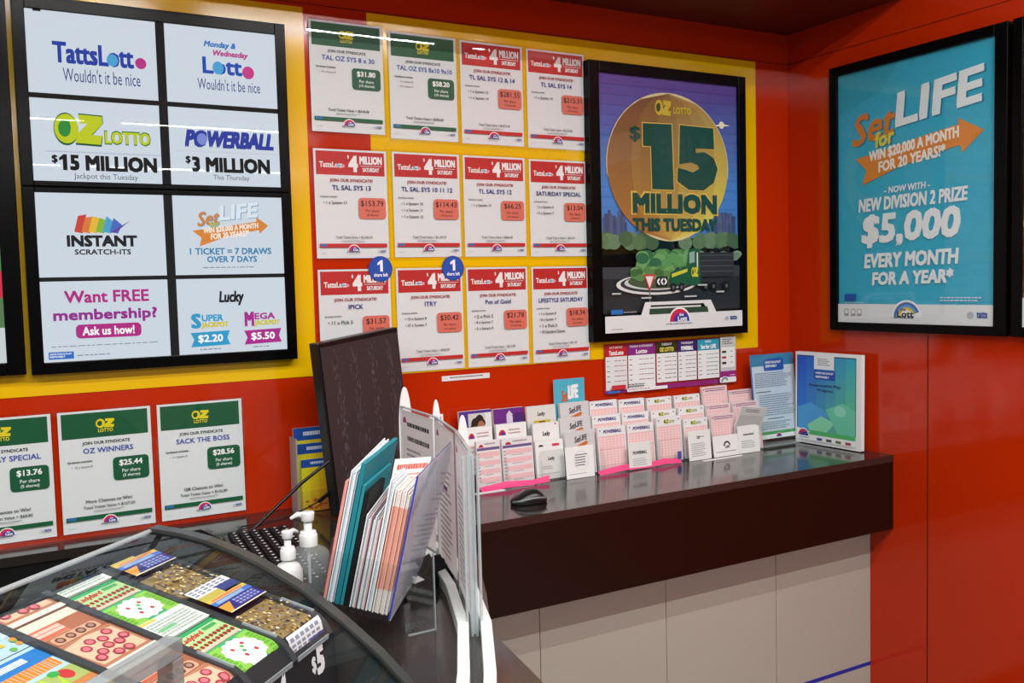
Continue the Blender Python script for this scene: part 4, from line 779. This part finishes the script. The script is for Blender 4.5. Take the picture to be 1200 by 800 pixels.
# black cloth
b = MB(); cc = (onZ(487, 688, CT)+onZ(515, 676, CT))*.5; n, k = 14, 26; vs = []; ax = (onZ(523, 668, CT)-onZ(478, 695, CT)); al_ = ax.length*.55; ax.normalize(); ay = V3((-ax.y, ax.x, 0))
for i in range(n+1):
    th = math.pi*.5*i/n
    for j in range(k):
        f = 2*math.pi*j/k; w = 1+.16*math.sin(5*f+3*i*.5)+.10*math.sin(9*f-i); vs.append(cc+ax*(al_*math.cos(f)*math.cos(th)*w)+ay*(.035*math.sin(f)*math.cos(th)*w)+Z3*(CT-cc.z+.001+.042*math.sin(th)*(1+.25*math.sin(4*f+i))))
b.add(vs, [(i*k+j, i*k+(j+1) % k, (i+1)*k+(j+1) % k, (i+1)*k+j) for i in range(n) for j in range(k)], M('0E0E10', .75, .3), True); tag(b.build('cloth'), 'crumpled black cloth on the counter between the paper holder and white rail', 'cloth')
q = onZ(486, 684, CT+.047); b = MB(); b.prism([q, q+V3((.022, .006, .002)), q+V3((.016, .02, .006)), q+V3((-.006, .014, .004))], (0, 0, .001), M('EEEFEF', .6)); tag(b.build('paper_scrap'), 'small white paper scrap lying on the black cloth', 'paper')

# ---------------------------------------------------------------- scratch ticket case
ca = math.radians(45.8); cdv = V3((math.sin(ca), math.cos(ca), 0)); cnv = V3((math.cos(ca), -math.sin(ca), 0)); C0 = onZ(175, 622, CT+.22); C0 = V3((C0.x, C0.y, CT))
def cp(d, n, z): return C0+cdv*d+cnv*n+Z3*z
PROF = [(0, .22), (.055, .2147), (.101, .2064), (.146, .1929), (.19, .177), (.261, .1422), (.33, .0953), (.384, .0534), (.423, .016), (.43, .006)]
CL = .66
t = thing('ticket_case', cp(-.3, .2, 0), 'curved clear-topped counter case of scratch tickets with dark grey end', 'display case')
DK = M('17181A', .3); BODY = [(0, .002), (.424, .002), (.420, .006), (.318, .006), (.312, .086), (.304, .097), (.295, .107), (.285, .113), (0, .190)]
b = MB(); b.prism([cp(-CL, n, z) for n, z in BODY], cdv*CL, M('2A2C2E', .35)); b.build('base', t)
b = MB(); up = [(n, z+.005) for n, z in PROF]; b.prism([cp(0, n, z) for n, z in [(-.006, .0)]+[(-.006, .222)]+up+[(.437, 0)]], cdv*.020, M('3A3D3B', .22)); b.build('end_cap', t, .002)
b = MB(); b.strip([cp(-.0012, n, z-.004) for n, z in PROF], cdv*.0008, BLACK)
b.prism([cp(-.004, n, z-.001) for n, z in PROF]+[cp(-.004, n, z-.007) for n, z in reversed(PROF)], cdv*.004, BLACK); b.build('gasket', t)
b = MB(); b.strip([cp(-CL, n, z) for n, z in PROF], cdv*(CL-.003), GLS); b.build('curved_glass', t)
b = MB(); b.tube([cp(-CL, 0, .219), cp(0, 0, .219)], .004, EDGE); b.prism([cp(-CL, -.003, 0), cp(-CL, .001, 0), cp(-CL, .001, .218), cp(-CL, -.003, .218)], cdv*CL, ACR); b.build('back_pane', t)
SLOPE = (.113-.190)/.285
def tz(n): return .190+SLOPE*n
RP = .1025; R0_ = -.012
for i in range(7):
    d = R0_-RP*i+.0
    b = MB(); b.prism([cp(d-.0055, 0, tz(0)), cp(d-.0055, .285, tz(.285)), cp(d-.0055, .295, .107), cp(d-.0055, .304, .097), cp(d-.0055, .312, .086), cp(d-.0055, .316, .088), cp(d-.0055, .308, .101), cp(d-.0055, .298, .112), cp(d-.0055, .287, tz(.287)+.006), cp(d-.0055, 0, tz(0)+.006)], cdv*.011, M('3E4144', .3))
    b.box(cp(d, .262, tz(.262)+.0078), (.003, .055, .003), EDGE, (cdv, (cnv+Z3*SLOPE).normalized(), (Z3-cnv*SLOPE).normalized())); b.build('divider', t)
# price lettering on the dark front slope
for i, s in enumerate(('$5', '$4', '$3', '$2', '$1', '$1')):
    d1 = R0_-RP*i-.012; fn = (cnv*.080+Z3*.006).normalized(); fv = (cnv*.006-Z3*.080).normalized(); pc = cp(-.052-RP*i, .3138, .062)
    P = Pr(pc-cdv*.040-fv*.032, cdv*.08, fv*.070, fn, lift=.0008)
    P.text(s[0], .28, .30, .43, .66, 'EDEFEF', .05); P.text(s[1], .44, .18, .72, .74, 'F2F3F3', .09); P.build('price_mark', t, label='white lettering reading %s' % s)
b = MB()
for i in range(6): d1 = R0_-RP*i; b.prism([cp(d1-.094, .3135, .083), cp(d1-.008, .3135, .083), cp(d1-.008, .3145, .090), cp(d1-.094, .3145, .090)], cnv*.002, EDGE)
b.build('front_stop', t)
# tickets: u along the case, v towards the front
nrm = (Z3-cnv*SLOPE).normalized()
def t_gold(P):
    P.rect(0, 0, 1, 1, '3A2A3A')
    P.rect(0, .0, 1, .5, '9A8458')
    for i in range(150): P.ell(random.random(), random.uniform(.03, .5), random.uniform(.01, .035), random.uniform(.008, .02), random.choice(['C8A24A', 'E6D08A', '2A2436', '8A5A2A', '4A3A5A', 'F0E6C0', '8A86A0']), 0, 360, 8)
    P.rect(0, .50, 1, .64, 'EEF0EE'); grid(P, .05, .52, .95, .63, 6, 3, '8A90A8'); P.rect(0, .64, .55, .73, 'C8B85A'); P.rect(.55, .60, 1, .70, '3A4488'); P.rect(0, .73, 1, .78, 'E8C24A'); P.rect(.1, .74, .9, .77, 'D88A6A')
    P.rect(0, .78, 1, .84, '4A78C8'); P.rect(.1, .79, .8, .83, '9AB4DC'); P.rect(0, .84, 1, .985, '35307E'); P.poly([(0, .86), (.3, .86), (.12, .985), (0, .985)], 'E0A040'); grid(P, .36, .86, .95, .97, 6, 3, '9AA8DC')
    P.rect(0, .985, 1, 1, 'EEE6C8')
def t_lady(P):
    P.rect(0, 0, 1, 1, 'E2F0DE'); P.rect(.0, .0, 1, .045, '3AA868'); P.rect(0, .05, 1, .30, 'B8DC98'); P.text('Ladybird', .06, .06, .55, .14, 'C8323A', .02, .2); P.rect(.6, .06, .9, .10, '4FA860')
    for i in range(10):
        for j in range(2): P.ell(.08+.092*i, .18+.065*j, .033, .022, 'A8282A', 0, 360, 8)
    P.rect(.05, .275, .95, .31, 'E8C8B0'); P.rect(0, .32, 1, .70, '3FAE6A'); P.poly([(0, .34), (.3, .34), (.3, .70), (0, .70)], '92CC52'); P.poly([(.72, .34), (1, .34), (1, .70), (.72, .70)], '92CC52')
    star = []
    for i in range(28): a = 2*math.pi*i/28; r = (1 if i % 2 else .88); star.append((.5+.39*r*math.cos(a), .51-.175*r*math.sin(a)))
    P.poly(star, 'F2F8F0')
    for x, y, c in ((.36, .45, 'C8323A'), (.62, .44, 'C8323A'), (.40, .57, 'B83A4A'), (.64, .57, 'C8323A'), (.47, .52, '4FA860'), (.54, .47, '6AB860')): P.ell(x, y, .035, .02, c, 0, 360, 10)
    grid(P, .02, .38, .14, .68, 3, 8, '6AB83A'); grid(P, .86, .38, .98, .68, 3, 8, '6AB83A')
    P.rect(0, .70, 1, 1, 'E8F2E6'); P.rect(0, .705, .35, .74, 'E6C86A'); P.greek(.05, .76, .95, .98, 6, 'A8B4AC', .1, .6); P.rect(.1, .86, .45, .90, '7AC088')
def t_rose(P):
    P.rect(0, 0, 1, 1, 'C8886A'); P.rect(0, 0, 1, .12, 'E8DCC8'); P.rect(.02, .12, .6, .28, 'D8704E'); P.text('LUCKY LOOT', .06, .15, .56, .25, 'F4D0C0', .04, .1) if 0 else P.greek(.06, .15, .56, .25, 2, 'F4D0C0', 0, .8); P.rect(.55, .12, 1, .3, 'B06A48')
    P.rect(.0, .30, 1, .44, 'A8684C'); P.rr(.10, .31, .92, .43, 'D8A888', .3)
    for i in range(4): P.ell(.22+.19*i, .37, .075, .045, '6A4238', 0, 360, 12); P.ell(.22+.19*i, .37, .045, .027, 'B08A78', 0, 360, 10)
    P.rect(0, .46, 1, .92, 'B87A5E'); P.poly([(.05, .50), (.5, .46), (.95, .5), (.95, .88), (.1, .88)], 'E0C0A0')
    for x, y in ((.25, .62), (.42, .56), (.6, .6), (.78, .54), (.34, .74), (.52, .7), (.7, .72), (.86, .68), (.48, .83), (.66, .84), (.2, .8)): P.ell(x, y, .085, .05, 'A83A4A', 0, 360, 12); P.ell(x, y, .055, .033, 'D87A80', 0, 360, 10)
    P.rect(0, .93, 1, 1, 'EEE2D4')
def t_blue(P):
    P.rect(0, 0, 1, 1, 'B4D4E4'); P.rect(0, .04, 1, .22, '2E7CC4'); P.greek(.1, .08, .7, .16, 1, 'E6F0F8', 0, .9); P.text('WIN A FORTUNE', .04, .20, .96, .38, 'F08A2A', .08) if 0 else P.greek(.06, .22, .95, .36, 1, 'F08A2A', 0, .95)
    P.rect(0, .40, 1, .68, 'A8B86A'); P.poly([(.0, .62), (.2, .42), (.3, .55), (.45, .40), (.55, .6), (.7, .42), (.6, .68), (.1, .68)], 'B4DC3A'); P.ell(.78, .48, .10, .07, 'C83A3A'); P.ell(.66, .42, .08, .04, '3AA84A'); P.rect(.4, .60, 1, .68, 'C8824A')
    P.rect(0, .68, 1, .78, 'C8E0EC')
    for i in range(16): P.ell(random.random(), random.uniform(.78, .96), .05, .03, random.choice(['E8C03A', '3A8AC8', '6AB84A', 'E8963A']), 0, 360, 8)
def t_yel(P):
    P.rect(0, 0, 1, 1, 'E8D23A'); P.rect(0, .05, 1, .2, 'D8A8B8')
    for i in range(24): P.ell(random.random(), random.uniform(.2, 1), .07, .04, random.choice(['F4E84A', 'D8B82A', 'E6E0A0', 'B8A02A']), 0, 360, 8)
ROWS = [(t_gold, .160, .072, 'gold and purple', 'first row beside the case end'), (t_lady, .165, .098, 'green and white ladybird', 'second row of the case'), (t_rose, .150, .10, 'brown and rose red', 'third row of the case'), (t_blue, .150, .06, 'blue and orange', 'fourth row of the case'), (t_yel, .15, .03, 'bright yellow', 'nearest row of the case'), (t_rose, .15, .1, 'brown and rose red', 'row beyond the photo edge')]
dslope = (cnv+Z3*SLOPE).normalized(); LS = .285/ (dslope.dot(cnv))
import bmesh
def bend(P, lo, hi, t):
    """cut the printed strip to its slot and fold what passes the front edge downwards"""
    o0 = cp(0, 0, tz(0)); me = bpy.data.meshes.new('t'); me.from_pydata(P.v, [], P.f); me.polygons.foreach_set('material_index', P.m)
    bm = bmesh.new(); bm.from_mesh(me); al = lambda: bm.verts[:]+bm.edges[:]+bm.faces[:]; E = LS-.006
    bmesh.ops.bisect_plane(bm, geom=al(), plane_co=o0+dslope*hi, plane_no=dslope, clear_outer=True)
    bmesh.ops.bisect_plane(bm, geom=al(), plane_co=o0+dslope*lo, plane_no=dslope, clear_inner=True)
    if hi > E:
        for k in range(8): bmesh.ops.bisect_plane(bm, geom=al(), plane_co=o0+dslope*(E+.0025*k), plane_no=dslope)
        Rb, mx = .020, 1.1
        for v in bm.verts:
            x = (v.co-o0).dot(dslope)-E
            if x > 0:
                h = (v.co-o0).dot(nrm); an = min(x/Rb, mx); ex = max(0, x-Rb*mx); r = Rb+h
                v.co = v.co-dslope*x-nrm*h+dslope*(r*math.sin(an)+ex*math.cos(mx))+nrm*(r*math.cos(an)-Rb-ex*math.sin(mx))
    bm.to_mesh(me); K = MB(); K.mats = P.mats; K.v = [v.co.copy() for v in me.vertices]; K.f = [tuple(p.vertices) for p in me.polygons]; K.m = [p.material_index for p in me.polygons]; K.sm = [False]*len(K.f)
    bm.free(); bpy.data.meshes.remove(me); return K.build('ticket', t)
for i, (f, tl, ph, nm, wh_) in enumerate(ROWS):
    if i == 5: continue
    d1 = R0_-RP*i-.0058; w = RP-.0116
    t = thing('ticket_strip', cp(d1-w/2, .15, tz(.15)), 'strip of %s scratch tickets, %s' % (nm, wh_), 'scratch tickets', 'scratch ticket strips')
    s = .012
    segs = []; v = LS-.002-ph
    while v > .012: segs.append((max(.012, v-tl), v, tl)); v -= tl
    random.seed(20+i)
    for a, e, L in segs:
        P = Pr(cp(d1-w, 0, tz(0))+dslope*(e-L), cdv*w, dslope*(L-.0015), nrm, lambda h: M(h, .35, .4), lift=.0012); f(P)
        bend(P, a, e, t)
    P = Pr(cp(d1-w, 0, tz(0))+dslope*(LS-.002-ph), cdv*w, dslope*tl, nrm, lambda h: M(h, .35, .4), lift=.0012); f(P); bend(P, 0, LS+.030, t)

# ---------------------------------------------------------------- clear box before the case
t = thing('acrylic_box', cp(-.68, .475, 0), 'clear acrylic box with grey edges in the foreground before the ticket case', 'box')
GE = clear('grey_acrylic', (.8, .83, .84), 1.2, .15, .55, (.30, .325, .33))
bd0, bd1, bn0, bn1, bh = -.86, -.546, .445, .462, .298
def wall(d0, d1, n0, n1, z0, z1, m, name):
    b = MB(); b.box(cp((d0+d1)/2, (n0+n1)/2, (z0+z1)/2), (d1-d0, n1-n0, z1-z0), m, (cdv, cnv, Z3)); return b.build(name, t, .001)
wall(bd0, bd1, bn0, bn1, bh-.016, bh, GE, 'top_edge'); wall(bd1-.014, bd1, bn0, bn1, .006, bh-.0165, GE, 'side_edge'); wall(bd0, bd1, bn0, bn1, 0, .0055, GE, 'bottom_edge')
wall(bd0, bd1-.0145, bn1-.003, bn1-.001, .006, bh-.0165, ACR, 'front_pane'); wall(bd0, bd1-.0145, bn0+.001, bn0+.003, .006, bh-.0165, ACR, 'back_pane')
wall(bd0+.01, bd1-.024, bn0+.005, bn0+.007, .006, bh-.034, M('4A5054', .4), 'insert'); wall(bd1-.038, bd1-.030, bn0+.008, bn0+.011, .006, bh-.05, GE, 'inner_bar')
